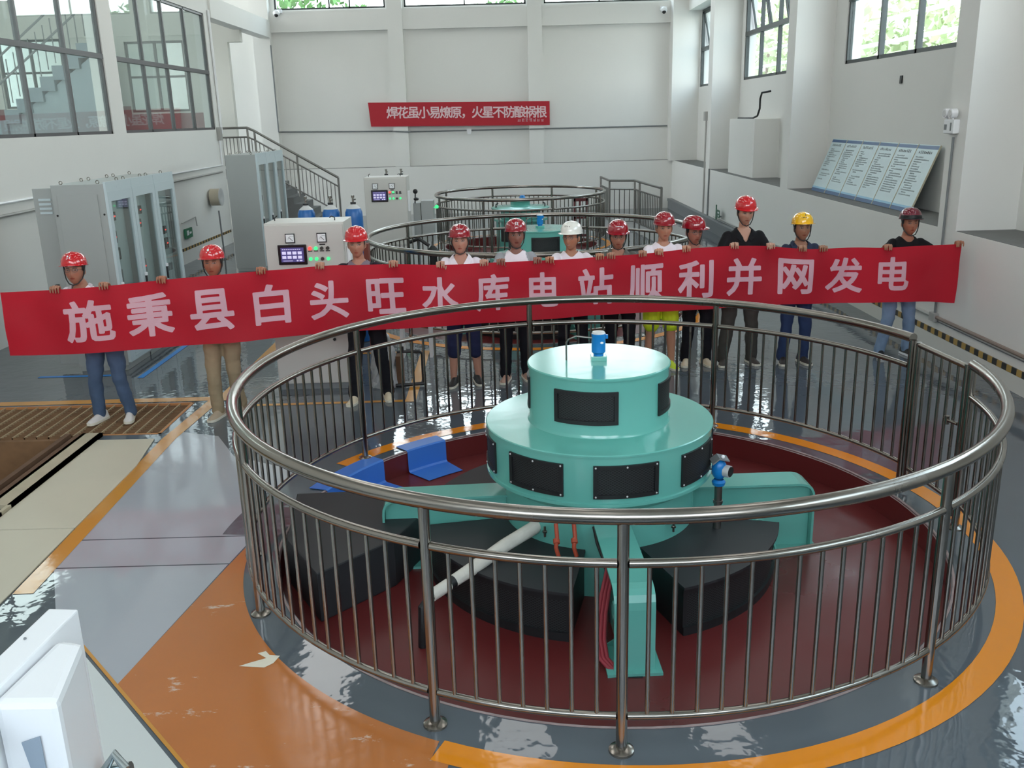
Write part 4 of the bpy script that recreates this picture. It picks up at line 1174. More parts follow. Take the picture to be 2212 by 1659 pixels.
part('cloth', MB().extrude([(-4.03, YN, 3.33), (-3.98, YN, 2.64), (1.39, YN, 2.55), (1.39, YN, 3.24)], (0, .01, 0)), mat('red_banner_cloth_far', (176, 28, 44), .7, var=.06, vscale=.6), bn)
tb = MB(); body = '焊花虽小易燎原，火星不防酿祸根'
for i, ch in enumerate(body):
    xx = -3.50 + i * .318
    text_on(tb, ch, (xx, YN - .003, 2.815 + .10 - .019 * i * .318 - .02), (1, 0, -.016), (0, 0, 1), .36, .02)
part('slogan', tb, mat('pale_pink_print', (226, 196, 200), .7), bn)
tb = MB()
small_print(lambda x0_, x1_, y0_, y1_: tb.add([(.42 + q, YN - .003, 2.665 + z_ - .016 * q) for q, z_ in ((x0_, y0_), (x1_, y0_), (x1_, y1_), (x0_, y1_))], [(0, 1, 2, 3)]), 7, .108, random.Random(3))
part('signature', tb, MT['pinkprint'] if 'pinkprint' in MT else mat('dim_pink_print', (214, 160, 168), .7), bn)
# left wall: conduits, hose reel, exit sign
conduit([(XL + .02, 6, 1.83), (XL + .02, 12.5, 1.865), (XL + .02, 22.6, 1.875), (XL + .02, 22.6, 2.55)], .022, 'upper white conduit along the left wall, rising at its far end', 'white')
conduit([(XL + .03, 6, 1.68), (XL + .03, 12.5, 1.70), (XL + .03, 22.5, 1.73)], .022, 'lower grey conduit along the left wall', 'ins')
conduit([(XL + .03, 18.0, 1.72), (XL + .03, 18.2, .55)], .022, 'dark vertical conduit dropping from the left wall pipes', 'grey')
conduit([(XL + .03, 22.76, 5.35), (XL + .03, 22.8, 2.6)], .03, 'white pipe running down the far end of the left wall', 'white')
single('switch_box', MB().box(XL, XL + .08, 22.5, 22.68, 2.45, 2.75), MT['ins'], 'small grey switch box at the far end of the left wall', 'switch', bevel=.01)
hr = thing('hose_reel', 'beige round hose reel projecting from the left wall', 'reel', (XL + .2, 21.4, 1.1))
part('drum', MB().tube([(XL + .05, 21.4, 1.22), (XL + .26, 21.4, 1.22)], .19, 28).tube([(XL + .02, 21.4, 1.22), (XL + .05, 21.4, 1.22)], .1, 20), mat('beige_enamel', (186, 178, 158), .5), hr)
part('front_plate', MB().lathe([(.19, 0), (.20, .02), (.12, .03), (.07, .01), (0, .01)], (0, 0, 0), 28).xf(Matrix.Translation((XL + .26, 21.4, 1.22)) @ Matrix.Rotation(pi / 2, 4, 'Y')), MT['silver'], hr)
es = thing('exit_sign', 'green exit sign on a bent bracket at the left wall', 'exit sign', (XL + .1, 19.9, .50))
part('bracket', MB().tube([(XL + .03, 19.3, .86), (XL + .03, 20.2, .90), (XL + .03, 20.25, .70)], .012, 8), MT['ins'], es)
part('plate', MB().box(XL + .02, XL + .05, 19.4, 19.85, .52, .72), mat('green_sign_lit', (34, 110, 78), .4), es)
part('pictogram', MB().box(XL + .05, XL + .052, 19.5, 19.62, .58, .68).box(XL + .05, XL + .052, 19.66, 19.78, .6, .64), MT['white'], es)
single('floor_pole', MB().tube([(-6.2, 20.2, 0), (-6.28, 20.4, 1.0)], .018, 8), MT['grey'], 'thin grey pole leaning below the hose reel', 'pole')
# ------------------------------------------------------------------ staircase at the far left, guard rails at the far right
st = thing('staircase', 'concrete stairs with a barred steel railing rising left along the back wall', 'staircase', (-4.6, 24.0, 0))
S = MB(); n_st = 10; sx0, sx1 = -4.35, -6.3; ys0, ys1 = 23.5, 24.9; HL = 1.68
for i in range(n_st):
    a = sx0 + (sx1 - sx0) * i / n_st; b = sx0 + (sx1 - sx0) * (i + 1) / n_st
    S.box(b, a, ys0, ys1, 0, HL * (i + 1) / n_st)
S.box(-8.5, sx1, ys0, ys1, HL - .18, HL)
part('steps', S, MT['concrete'], st)
def guard(parent, pts, h, nb, name='railing'):
    """posts at every point, rails between, bars under the middle rail"""
    for i, p in enumerate(pts):
        part('railing_post', MB().tube([p, Vector(p) + Vector((0, 0, h))], .026, 10), MT['steeldull'], parent)
    for i in range(len(pts) - 1):
        a, b = Vector(pts[i]), Vector(pts[i + 1])
        u = Vector((0, 0, 1))
        part('handrail', MB().tube([a + u * h, b + u * h], .03, 10), MT['steeldull'], parent)
        part('middle_rail', MB().tube([a + u * (h - .22), b + u * (h - .22)], .02, 8), MT['steeldull'], parent)
        part('bottom_rail', MB().tube([a + u * .14, b + u * .14], .018, 8), MT['steeldull'], parent)
        for k in range(1, nb[i] + 1):
            p = a.lerp(b, k / (nb[i] + 1))
            part('railing_bar', MB().tube([p + u * .14, p + u * (h - .22)], .012, 6), MT['steeldull'], parent)
guard(st, [(-4.16, 23.45, .45), (-5.14, 23.45, 1.03), (-6.13, 23.45, 1.62), (-6.30, 23.45, 1.70), (-7.2, 23.45, 1.70)], 1.02, (9, 9, 1, 9))
gr2 = thing('guard_railing', 'angular barred guard railing at the far right, beyond the smallest round railing', 'railing', (3.0, 23.5, 0))
guard(gr2, [(2.62, 25.7, 0), (2.70, 24.25, 0), (3.32, 24.0, 0), (3.36, 23.4, 0), (3.56, 21.3, 0)], 1.17, (8, 4, 3, 12))
single('red_stand', MB().box(1.50, 1.54, 20.6, 20.64, 0, 1.05).box(1.78, 1.82, 20.6, 20.64, 0, 1.05).box(1.5, 1.82, 20.6, 20.64, .98, 1.05).box(1.5, 1.82, 20.6, 20.63, .6, .66).box(1.62, 1.66, 20.6, 20.63, .2, 1.0).box(1.5, 1.82, 20.6, 20.63, .2, .26), mat('dark_red_frame', (96, 36, 40), .5), 'small dark red steel frame inside the far round railing', 'frame')

# tool stand and crumpled plastic behind the raglan-shirted person
ts = thing('tool_stand', 'low black tubular stand between the legs of the two left middle people', 'stand', (-1.1, 9.75, 0))
part('frame', MB().tube([(-1.22, 9.62, .40), (-.98, 9.64, .40), (-.95, 9.65, .37), (-.95, 9.66, .03)], .016, 8).tube([(-1.25, 9.60, .03), (-.93, 9.66, .03)], .02, 8), MT['black'], ts)
part('knob', MB().tube([(-1.16, 9.62, .40), (-1.16, 9.62, .46)], .018, 8), MT['black'], ts)
def crumple(c, rx, ry, h, seed, n=18, m=9):
    r = random.Random(seed); mb = MB(); rg = []
    for i in range(m):
        t = i / (m - 1); k = sqrt(max(0.02, 1 - t * t))
        rg.append([Vector((c[0] + rx * k * cos(2 * pi * j / n) * (1 + .35 * (r.random() - .5)), c[1] + ry * k * sin(2 * pi * j / n) * (1 + .35 * (r.random() - .5)), c[2] + h * t + (.04 * (r.random() - .5) if 0 < i else 0))) for j in range(n)])
    return mb.rings(rg, True, False)
single('plastic_bag', crumple((-1.38, 9.72, 0), .15, .14, .62, 4), mat('crumpled_clear_plastic', (176, 180, 182), .25, var=.3, vscale=14), 'crumpled translucent plastic over parts, behind the raglan-shirted person', 'plastic bag')
single('timber_offcut', MB().box(-1.24, -1.17, 9.66, 9.80, 0, .34), MT['wood'], 'short brown timber standing behind the raglan-shirted person', 'timber')

# ------------------------------------------------------------------ white cabinet and panel edge at the lower left, close to the viewer
fp = thing('low_partition', 'white upright partition with a thick top edge at the lower left, close by', 'partition', (-1.55, 2.4, 0))
part('partition_board', MB().prism([(-1.58, 1.85), (-1.49, 1.85), (-1.425, 2.675), (-1.525, 2.685)], 0, 1.30), MT['white'], fp, bevel=.006)
part('cap_screws', MB().ball((-1.51, 2.50, 1.302), .005, n=8, m=4).ball((-1.525, 2.30, 1.302), .005, n=8, m=4), MT['grey'], fp)
dv = thing('electric_box', 'white rounded electric box fixed to the panel at the lower left, close to the viewer', 'electric box', (-1.35, 2.35, 0))
def rbox(pts, z0, z1, r):
    mb = MB(); n = len(pts)
    mb.prism(pts, z0, z1); return mb
part('case', rbox([(-1.455, 2.20), (-1.27, 2.195), (-1.335, 2.50), (-1.42, 2.52)], .55, 1.285, .02), MT['white'], dv, bevel=.022)
part('label_plate', MB().extrude([(-1.39, 2.194, 1.16), (-1.335, 2.192, 1.18), (-1.335, 2.192, 1.06), (-1.37, 2.193, 1.02)], (0, -.003, 0)), MT['platelabel'] if 'platelabel' in MT else mat('blue_grey_label', (146, 160, 174), .5), dv)
part('stand_leg', MB().box(-1.42, -1.36, 2.28, 2.40, 0, .55), MT['white'], dv)
part('metal_bracket', MB().box(-1.50, -1.46, 2.06, 2.16, 1.14, 1.20).tube([(-1.50, 2.10, 1.10), (-1.44, 2.10, 1.23)], .012, 8), MT['bracket'], dv)
CLX, CLY = -1.258, 2.42
gb = MB().tube([(CLX - .035, CLY - .01, .885), (CLX, CLY + .005, .935), (CLX + .04, CLY - .02, .90)], .014, 10).tube([(CLX - .035, CLY, .87), (CLX + .045, CLY, .885)], .022, 10)
single('metal_clamp', gb.box(CLX - .02, CLX + .02, CLY - .02, CLY + .02, 0, .88), MT['bracket'], 'bright metal clamp on a post, at the bottom edge right of the electric box', 'clamp')

# ------------------------------------------------------------------ outside: ground, trees behind the back and right windows, white railing
MBg = MB().add([(-60, -40, -1.5), (60, -40, -1.5), (60, 90, -1.5), (-60, 90, -1.5)], [(0, 1, 2, 3)])
o = struct('ground', MBg, MT['earth'])
def tree(x, y, z0, h, r, seed, m, label):
    t = thing('tree', label, 'tree', (x, y, z0), group='trees outside the windows')
    rr = random.Random(seed)
    part('trunk', MB().tube([(x, y, z0), (x + .1, y, z0 + h * .5), (x, y + .1, z0 + h * .85)], [.22, .16, .08], 8), MT['wood'], t)
    f = MB(); vs = []; fs = []
    lobes = [(x + rr.uniform(-.5, .5) * r, y + rr.uniform(-.4, .4) * r, z0 + h * rr.uniform(.35, .95), r * rr.uniform(.4, .7)) for _ in range(9)]
    for lx, ly, lz, lr in lobes:
        for _ in range(230):
            a = rr.uniform(0, 2 * pi); c_ = rr.uniform(-1, 1); s_ = sqrt(1 - c_ * c_); q = lr * rr.uniform(.75, 1.05)
            p = Vector((lx + q * s_ * cos(a), ly + q * s_ * sin(a), lz + q * c_ * .9))
            u = Vector((rr.uniform(-1, 1), rr.uniform(-1, 1), rr.uniform(-1, 1))).normalized(); w = u.cross(Vector((rr.uniform(-1, 1), rr.uniform(-1, 1), .3))).normalized()
            s = rr.uniform(.10, .24); k = len(vs)
            vs += [p - u * s, p + w * s * .5, p + u * s, p - w * s * .5]; fs.append((k, k + 1, k + 2, k + 3))
    f.add(vs, fs)
    part('foliage', f, MT[m], t)
for i, (x, y, h, r, m) in enumerate([(-8.0, 37.5, 7.2, 1.9, 'leaf'), (-4.4, 36.0, 6.6, 1.8, 'leaf'), (-.7, 36.6, 6.8, 1.8, 'leaf'), (2.9, 37.5, 6.0, 1.6, 'leaf2')]):
    tree(x, y, -1.5, h + 1.5, r, 30 + i, m, ('far left', 'left', 'middle', 'right and lower')[i] + ' green tree seen through the high windows of the back wall')
for i, (x, y, h, r, m) in enumerate([(11.0, 33.5, 6.2, 2.8, 'leaf2'), (11.8, 27.5, 6.6, 2.8, 'leaf2'), (12.6, 46.0, 7.5, 3.2, 'leaf2')]):
    tree(x, y, -1.5, h + 1.5, r, 60 + i, m, ('yellow-green tree outside the right-hand window, behind the white rails', 'pale tree outside the right-hand windows, nearer along the wall', 'farthest pale tree outside the right-hand windows')[i])
wr = thing('garden_railing', 'white two-rail fence outside the right-hand windows', 'railing', (8.0, 22, -1.5))
part('rail', MB().tube([(8.0, 10, 4.55), (8.0, 44, 4.55)], .045, 8), MT['white'], wr)
part('rail', MB().tube([(8.0, 10, 4.1), (8.0, 44, 4.1)], .045, 8), MT['white'], wr)
for k in range(5):
    part('railing_post', MB().tube([(8.0, 11 + k * 8, -1.5), (8.0, 11 + k * 8, 4.6)], .05, 8), MT['white'], wr)
# stair with railing inside the glazed room on the left
si = thing('indoor_stair', 'dark stair with a railing silhouetted behind the left window', 'staircase', (-10.4, 21.6, 2.3))
S = MB(); nn = 8
for i in range(nn):
    xa = -11.4 + i * .30; za = 3.02 + i * .225
    S.box(xa, xa + .31, 21.4, 22.5, za - .30, za)
part('steps', S, mat('stair_grey', (130, 144, 152), .7), si)
part('flight_wall', MB().extrude([(-11.4, 21.5, 2.3), (-9.0, 21.5, 2.3), (-9.0, 21.5, 4.35), (-11.4, 21.5, 2.72)], (0, .9, 0)), mat('stair_flank_grey', (150, 164, 170), .7), si)
rl = MB()
for d in (.45, .95): rl.tube([(-11.6, 21.38, 2.95 + d), (-9.0, 21.38, 4.9 + d)], .025, 8)
for k in range(14):
    xx = -11.4 + k * .18; zz = 2.98 + (xx + 11.4) * .75; rl.tube([(xx, 21.38, zz), (xx, 21.38, zz + .92)], .012, 6)
part('stair_railing', rl, MT['grey'], si)
# ------------------------------------------------------------------ the long red banner
B_TOP = [(-4.613, 8.279, 1.389), (-4.357, 8.289, 1.393), (-4.033, 8.301, 1.399), (-3.659, 8.32, 1.416), (-3.136, 8.37, 1.453), (-2.717, 8.434, 1.47), (-2.283, 8.499, 1.49), (-1.996, 8.657, 1.48), (-1.756, 8.781, 1.485), (-1.449, 8.799, 1.474), (-1.096, 8.82, 1.475), (-0.657, 9.22, 1.388), (-0.233, 9.25, 1.395), (0.305, 9.378, 1.385), (0.665, 9.447, 1.38), (0.982, 9.508, 1.391), (1.394, 9.599, 1.391), (1.584, 9.66, 1.397), (1.989, 9.74, 1.42), (2.421, 9.859, 1.417), (2.81, 9.86, 1.406), (3.122, 9.8, 1.372), (3.346, 9.8, 1.366), (3.77, 9.887, 1.363), (4.077, 9.95, 1.336), (4.483, 9.973, 1.347), (4.965, 9.999, 1.351)]
B_BOT = [(-4.628, 8.283, 0.798), (-4.089, 8.303, 0.791), (-3.709, 8.323, 0.798), (-3.165, 8.378, 0.823), (-2.875, 8.422, 0.827), (-2.52, 8.474, 0.818), (-2.29, 8.53, 0.843), (-1.852, 8.763, 0.823), (-1.361, 8.807, 0.832), (-0.927, 9.01, 0.798), (-0.472, 9.235, 0.774), (0.1, 9.333, 0.766), (0.785, 9.47, 0.778), (1.317, 9.58, 0.77), (1.864, 9.712, 0.758), (2.228, 9.799, 0.746), (2.54, 9.86, 0.756), (2.94, 9.842, 0.77), (3.489, 9.82, 0.77), (4.135, 9.95, 0.737), (4.602, 9.976, 0.735), (4.943, 9.994, 0.696)]
def pl(line, u):
    """point at fraction u (by x) of a polyline, smoothed a little"""
    def at(x):
        for a, b in zip(line[:-1], line[1:]):
            if x <= b[0] or b is line[-1]:
                t = min(1, max(0, (x - a[0]) / (b[0] - a[0]))); return a[1] + (b[1] - a[1]) * t, a[2] + (b[2] - a[2]) * t
    x = line[0][0] + (line[-1][0] - line[0][0]) * u
    ys_, zs_ = 0, 0
    for d in (-.12, -.06, 0, .06, .12):
        y, z = at(min(line[-1][0], max(line[0][0], x + d))); ys_ += y / 5; zs_ += z / 5
    return Vector((x, ys_, zs_))
def banner_at(u, v, off=0.0):
    p = pl(B_TOP, u).lerp(pl(B_BOT, u), v)
    x = p.x
    k = sin(pi * min(1, v * 1.0)) * .6 + .35 * v
    w = .020 * sin(x * 5.1 + v * 1.7) + .016 * sin(x * 11.3 - v * 2.4 + 1.0) + .035 * (mnoise.noise(Vector((x * 1.3, v * 1.5, 3.1))))
    w += .022 * (1 - abs(2 * ((x * 1.15 + v * .55 + .3 * mnoise.noise(Vector((x, v, 7)))) % 1) - 1)) ** 3
    p.y += w * k - .015 * v - off
    return p
def banner_cloth(name, rgb, thr):
    m = bpy.data.materials.new(name); m.use_nodes = True
    nt = m.node_tree; nt.nodes.clear()
    out = nt.nodes.new('ShaderNodeOutputMaterial')
    tc = nt.nodes.new('ShaderNodeTexCoord')
    n = nt.nodes.new('ShaderNodeTexNoise'); n.inputs['Scale'].default_value = 260; n.inputs['Detail'].default_value = 2
    nt.links.new(tc.outputs['Object'], n.inputs['Vector'])
    mx = nt.nodes.new('ShaderNodeMix'); mx.data_type = 'RGBA'; c = lin(rgb)
    mx.inputs['A'].default_value = tuple(v * .9 for v in c[:3]) + (1,); mx.inputs['B'].default_value = tuple(min(1, v * 1.1) for v in c[:3]) + (1,)
    nt.links.new(n.outputs['Fac'], mx.inputs['Factor'])
    pr = nt.nodes.new('ShaderNodeBsdfPrincipled'); pr.inputs['Roughness'].default_value = .62
    nt.links.new(mx.outputs['Result'], pr.inputs['Base Color'])
    tl = nt.nodes.new('ShaderNodeBsdfTranslucent'); nt.links.new(mx.outputs['Result'], tl.inputs['Color'])
    ms = nt.nodes.new('ShaderNodeMixShader'); ms.inputs[0].default_value = thr
    nt.links.new(pr.outputs[0], ms.inputs[1]); nt.links.new(tl.outputs[0], ms.inputs[2]); nt.links.new(ms.outputs[0], out.inputs[0])
    return m
MT['banner'] = banner_cloth('red_banner_cloth', (208, 32, 52), .52)
MT['pinkprint'] = banner_cloth('pale_pink_banner_print', (234, 190, 202), .32)
ban = thing('banner', 'long red banner with pale pink characters held up by the row of people', 'banner', (0.2, 9.3, .70))
NU, NV = 420, 20
mb = MB()
rows = [[banner_at(i / NU, j / NV) for i in range(NU + 1)] for j in range(NV + 1)]
vs = [p for r in rows for p in r]; n_ = NU + 1
mb.add(vs, [(j * n_ + i, j * n_ + i + 1, (j + 1) * n_ + i + 1, (j + 1) * n_ + i) for j in range(NV) for i in range(NU)], True)
part('cloth', mb, MT['banner'], ban)
CH = [('施', -4.076, -3.642, 0.903, 1.293), ('秉', -3.515, -3.106, 0.93, 1.33), ('县', -2.95, -2.573, 0.951, 1.345), ('白', -2.39, -2.078, 0.974, 1.355), ('头', -1.9, -1.548, 0.968, 1.34), ('旺', -1.369, -1.014, 0.978, 1.338), ('水', -0.861, -0.506, 0.941, 1.278), ('库', -0.328, 0.017, 0.899, 1.277), ('电', 0.218, 0.532, 0.903, 1.262), ('站', 0.727, 1.107, 0.893, 1.279), ('顺', 1.273, 1.651, 0.879, 1.28), ('利', 1.819, 2.211, 0.885, 1.29), ('并', 2.371, 2.752, 0.879, 1.284), ('网', 2.923, 3.291, 0.884, 1.262), ('发', 3.44, 3.865, 0.875, 1.26), ('电', 4.052, 4.393, 0.868, 1.236)]
def x_to_u(x, v):
    xl = B_TOP[0][0] * (1 - v) + B_BOT[0][0] * v; xr = B_TOP[-1][0] * (1 - v) + B_BOT[-1][0] * v
    return (x - xl) / (xr - xl)
for ch, xa, xb, zb, zt in CH:
    vs2, fs2 = glyph_mesh(ch, .026, 72)
    bm = bmesh.new()
    bv = [bm.verts.new((p.x, p.y, 0)) for p in vs2]
    for f in fs2:
        try: bm.faces.new([bv[i] for i in f])
        except ValueError: pass
    x0 = min(p.x for p in vs2); x1 = max(p.x for p in vs2); y0 = min(p.y for p in vs2); y1 = max(p.y for p in vs2)
    xc = (xa + xb) / 2; u = x_to_u(xc, .5)
    zT, zB = pl(B_TOP, u).z, pl(B_BOT, u).z
    v0, v1 = (zT - zt) / (zT - zB), (zT - zb) / (zT - zB)
    bm.verts.ensure_lookup_table(); bm.verts.index_update()
    P = []
    for q in bm.verts:
        gx = (q.co.x - x0) / (x1 - x0); gy = (q.co.y - y0) / (y1 - y0)
        v = v1 + (v0 - v1) * gy
        P.append(banner_at(x_to_u(xa + (xb - xa) * gx, v), v, .006))
    m_ = MB(); m_.add(P, [tuple(w.index for w in f.verts) for f in bm.faces], True); bm.free()
    part('character', m_, MT['pinkprint'], ban)
import numpy as np
# ------------------------------------------------------------------ people
DG = bpy.context.evaluated_depsgraph_get
def fuse(mb, voxel, smooth=2, name='fused'):
    """grow overlapping closed shapes into one continuous surface"""
    me = mb.mesh(name + '_raw')
    o = bpy.data.objects.new(name + '_raw', me); COL.objects.link(o)
    r = o.modifiers.new('r', 'REMESH'); r.mode = 'VOXEL'; r.voxel_size = voxel; r.use_smooth_shade = True
    if smooth:
        s = o.modifiers.new('s', 'SMOOTH'); s.iterations = smooth; s.factor = .5
    dg = DG(); dg.update()
    out = bpy.data.meshes.new_from_object(o.evaluated_get(dg))
    out.name = name
    bpy.data.objects.remove(o, do_unlink=True); bpy.data.meshes.remove(me)
    out.polygons.foreach_set('use_smooth', [True] * len(out.polygons))
    return out
def ell(cx, cy, z, a, b, n=24, sq=2.4):
    out = []
    for j in range(n):
        t = 2 * pi * j / n; c, s = cos(t), sin(t)
        out.append(Vector((cx + a * abs(c) ** (2 / sq) * (1 if c >= 0 else -1), cy + b * abs(s) ** (2 / sq) * (1 if s >= 0 else -1), z)))
    return out
def limb(mb, pts, rad, n=14):
    pts = [Vector(p) for p in pts]
    P = []; R_ = []
    for i in range(len(pts) - 1):
        for k in range(6):
            t = k / 6; P.append(pts[i].lerp(pts[i + 1], t)); R_.append(rad[i] + (rad[i + 1] - rad[i]) * t)
    P.append(pts[-1]); R_.append(rad[-1])
    mb.tube(P, R_, n)
    for p, r in zip(pts, rad): mb.ball(p, r * .99, n=14, m=8)
def ik(a, b, l1, l2, pole):
    a = Vector(a); b = Vector(b); d = b - a; L = min(d.length, (l1 + l2) * .995)
    d.normalize(); x = (l1 * l1 - l2 * l2 + L * L) / (2 * L); h = sqrt(max(0, l1 * l1 - x * x))
    p = Vector(pole); p = (p - d * p.dot(d)).normalized()
    return a + d * x + p * h
def gauss(x, s): return math.exp(-(x / s) ** 2)
def head_point(a, f, c):
    """unit direction -> head surface; a to the image right, f forward, c up"""
    rx, ry, rz = .0790, .097, .123
    x, y, z = a * rx, f * ry, c * rz
    if c < 0:
        k = min(1, -c)
        x *= 1 - .30 * k ** 1.6; y = y * (1 - .12 * k) + (.016 * k if f > 0 else .022 * k * (1 if f < -.2 else .4))
    if f > 0:
        fl = f ** .5
        y += .020 * gauss(x, .0125) * fl * max(0, min(1, (.022 - z) / .045)) * (1 if z > -.040 else gauss(z + .040, .009))
        y += .006 * gauss(x, .017) * gauss(z + .030, .011) * fl
        for s in (-1, 1):
            y -= .009 * gauss(x - s * .031, .018) * gauss(z - .012, .013) * fl
            y += .005 * gauss(x - s * .030, .022) * gauss(z - .034, .010) * fl
            y += .004 * gauss(x - s * .046, .018) * gauss(z + .018, .020) * fl
        y += .007 * gauss(x, .024) * gauss(z + .064, .016) * fl
        y += .007 * gauss(x, .02) * gauss(z + .105, .016) * fl
        y -= .003 * gauss(x, .022) * gauss(z + .085, .006) * fl
    return Vector((x, -y, z))
def head_mesh(mb, M, n=44, m=34, k=1.0):
    vs = [M @ (head_point(0, 0, -1) * k)]
    for i in range(1, m):
        t = -pi / 2 + pi * i / m
        vs += [M @ (head_point(cos(t) * cos(2 * pi * j / n), -cos(t) * sin(2 * pi * j / n), sin(t)) * k) for j in range(n)]
    vs.append(M @ (head_point(0, 0, 1) * k))
    fs = [(0, 1 + (j + 1) % n, 1 + j) for j in range(n)]
    for i in range(m - 2):
        a = 1 + i * n; b = a + n
        fs += [(a + j, a + (j + 1) % n, b + (j + 1) % n, b + j) for j in range(n)]
    a = 1 + (m - 2) * n; t = len(vs) - 1
    fs += [(a + j, a + (j + 1) % n, t) for j in range(n)]
    mb.add(vs, fs, True)
def skin_mat():
    m = bpy.data.materials.new('skin'); m.use_nodes = True
    nt = m.node_tree; b = nt.nodes['Principled BSDF']
    b.inputs['Roughness'].default_value = .5; b.inputs['Specular IOR Level'].default_value = .4
    at = nt.nodes.new('ShaderNodeAttribute'); at.attribute_name = 'tone'
    nt.links.new(at.outputs['Color'], b.inputs['Base Color'])
    return m
MT['skin'] = skin_mat()
MT['hair'] = mat('black_hair', (26, 23, 22), .6, bump=.003, bscale=160)
def cloth(name, rgb, rough=.85, var=.10, vs=9, bump=.0):
    if name not in MT: MT[name] = mat(name, rgb, rough, var=var, vscale=vs, bump=bump, bscale=300, spec=.25)
    return MT[name]
def denim(name, rgb):
    return cloth(name, rgb, .85, .28, 7)
def helm_mat(name, rgb):
    if name not in MT:
        MT[name] = mat(name, rgb, .12, spec=.6, Coat_Weight=.6, Coat_Roughness=.05)
    return MT[name]
def hard_hat(parent, M, m, mark, dark_front=False):
    """shell with a front visor and a ridge; M maps head space to the parent's space"""
    n = 40; zb = .054
    def prof(t, j):
        an = 2 * pi * j / n; ca, sa = cos(an), sin(an)
        fwd = max(0, -sa)
        rx, ry = .111, .135
        r = (1 - t ** 2.5) ** (1 / 2.35) if t < 1 else 0
        z = zb + .120 * t
        rid = .006 * gauss(ca * r * rx, .020) * min(1, t * 3) + .003 * (gauss(abs(ca) * r * rx - .045, .010)) * min(1, t * 3)
        x = rx * r * ca; y = ry * r * sa + .004
        k = 1 + rid / .12
        return Vector((x * k, y * k, z + rid * t))
    outer = []
    vis = []
    for j in range(n):
        an = 2 * pi * j / n; ca, sa = cos(an), sin(an); fwd = max(0, -sa) ** 1.5
        e = .010 + .034 * fwd
        vis.append(Vector(((.111 + e * (.75 if fwd < .2 else 1)) * ca, (.135 + e) * sa + .004, zb - .010 * fwd)))
    ts = [0, .08, .2, .35, .5, .64, .76, .86, .93, .975]
    rgs = [[v - Vector((0, 0, .004)) for v in vis], vis] + [[prof(t, j) for j in range(n)] for t in ts]
    mb = MB(); mb.rings([[M @ p for p in r] for r in rgs], False, True)
    top = M @ Vector((0, .004, zb + .120 + .006)); k = len(mb.v); mb.v.append(top)
    b0 = (len(rgs) - 1) * n
    for j in range(n): mb.f.append((b0 + j, b0 + (j + 1) % n, k)); mb.sm.append(True)
    inner = [[M @ (v - Vector((0, 0, .004))) for v in vis]] + [[M @ (Vector((p.x * .95, (p.y - .004) * .95 + .004, (p.z - zb) * .95 + zb))) for p in [prof(t, j) for j in range(n)]] for t in ts]
    k0 = len(mb.v); mb.rings(inner, False, True)
    b1 = k0 + (len(inner) - 1) * n; mb.v.append(M @ Vector((0, .004, zb + .112))); k = len(mb.v) - 1
    for j in range(n): mb.f.append((b1 + j, b1 + (j + 1) % n, k)); mb.sm.append(True)
    h = part('hard_hat', mb, m, parent, False)
    def on_shell(a, z):
        """point on the shell: a sideways angle from the front, z height fraction"""
        an = -pi / 2 + a; j = an * n / (2 * pi)
        p = prof(z, j); c = Vector((0, .004, zb + .02)); return M @ (c + (p - c) * 1.02)
    if dark_front:
        bm_ = MB(); rg = []
        for t, e in ((.02, 1.02), (.30, 1.03)):
            rg.append([M @ (Vector((prof(t, j).x * e, prof(t, j).y * e, prof(t, j).z))) for j in range(21, 40)])
        vv = [Vector((v.x * 1.012, v.y * 1.012, v.z + .003)) for v in vis]
        rg = [[M @ vv[j] for j in range(21, 40)]] + rg
        k0 = len(bm_.v); w_ = 19
        bm_.add([p for r in rg for p in r], [(i * w_ + j, i * w_ + j + 1, (i + 1) * w_ + j + 1, (i + 1) * w_ + j) for i in range(2) for j in range(w_ - 1)], True)
        part('black_front', bm_, MT['black'], h, False)
    if mark:
        mk = MB()
        def patch(pts): mk.add([on_shell(a, z) for a, z in pts], [tuple(range(len(pts)))])
        if mark == 'emblem':
            patch([(-.16, .50), (-.04, .53), (.0, .60), (-.10, .66), (-.20, .64)])
            patch([(.02, .50), (.14, .58), (.17, .55), (.06, .46)])
            patch([(-.22, .40), (.16, .40), (.10, .46), (-.14, .46)])
        elif mark == 'round':
            patch([(-.05 + .10 * cos(t * pi / 5), .56 + .09 * sin(t * pi / 5)) for t in range(10)])
            patch([(-.22, .38), (.16, .38), (.16, .43), (-.22, .43)])
        elif mark == 'letters':
            for a0 in (-.08, .10):
                patch([(a0 - .07, .42), (a0 + .07, .42), (a0 + .07, .46), (a0 - .07, .46)])
                patch([(a0 - .07, .60), (a0 + .07, .60), (a0 + .07, .64), (a0 - .07, .64)])
                patch([(a0 - .02, .46), (a0 + .02, .46), (a0 + .02, .60), (a0 - .02, .60)])
                patch([(a0 + .05, .46), (a0 + .075, .46), (a0 + .06, .60), (a0 + .04, .60)])
            patch([(-.18, .345), (.20, .345), (.20, .375), (-.18, .375)])
        elif mark == 'row':
            for k in range(5): patch([(-.30 + k * .13, .50), (-.22 + k * .13, .50), (-.22 + k * .13, .57), (-.30 + k * .13, .57)])
        elif mark == 'vents':
            for a0 in (-.25, -.08, .09, .24): patch([(a0 - .025, .50), (a0 + .025, .50), (a0 + .02, .60), (a0 - .02, .60)])
        elif mark == 'triangle':
            patch([(-.07, .62), (.07, .62), (.0, .78)])
            for k in range(3): patch([(-.30 + k * .14, .44), (-.22 + k * .14, .44), (-.22 + k * .14, .52), (-.30 + k * .14, .52)])
        part('helmet_mark', mk, MT['black'] if mark in ('vents', 'triangle') else MT['white'], h, False)
    return h
MT['sole'] = mat('pale_rubber_sole', (214, 208, 192), .7)

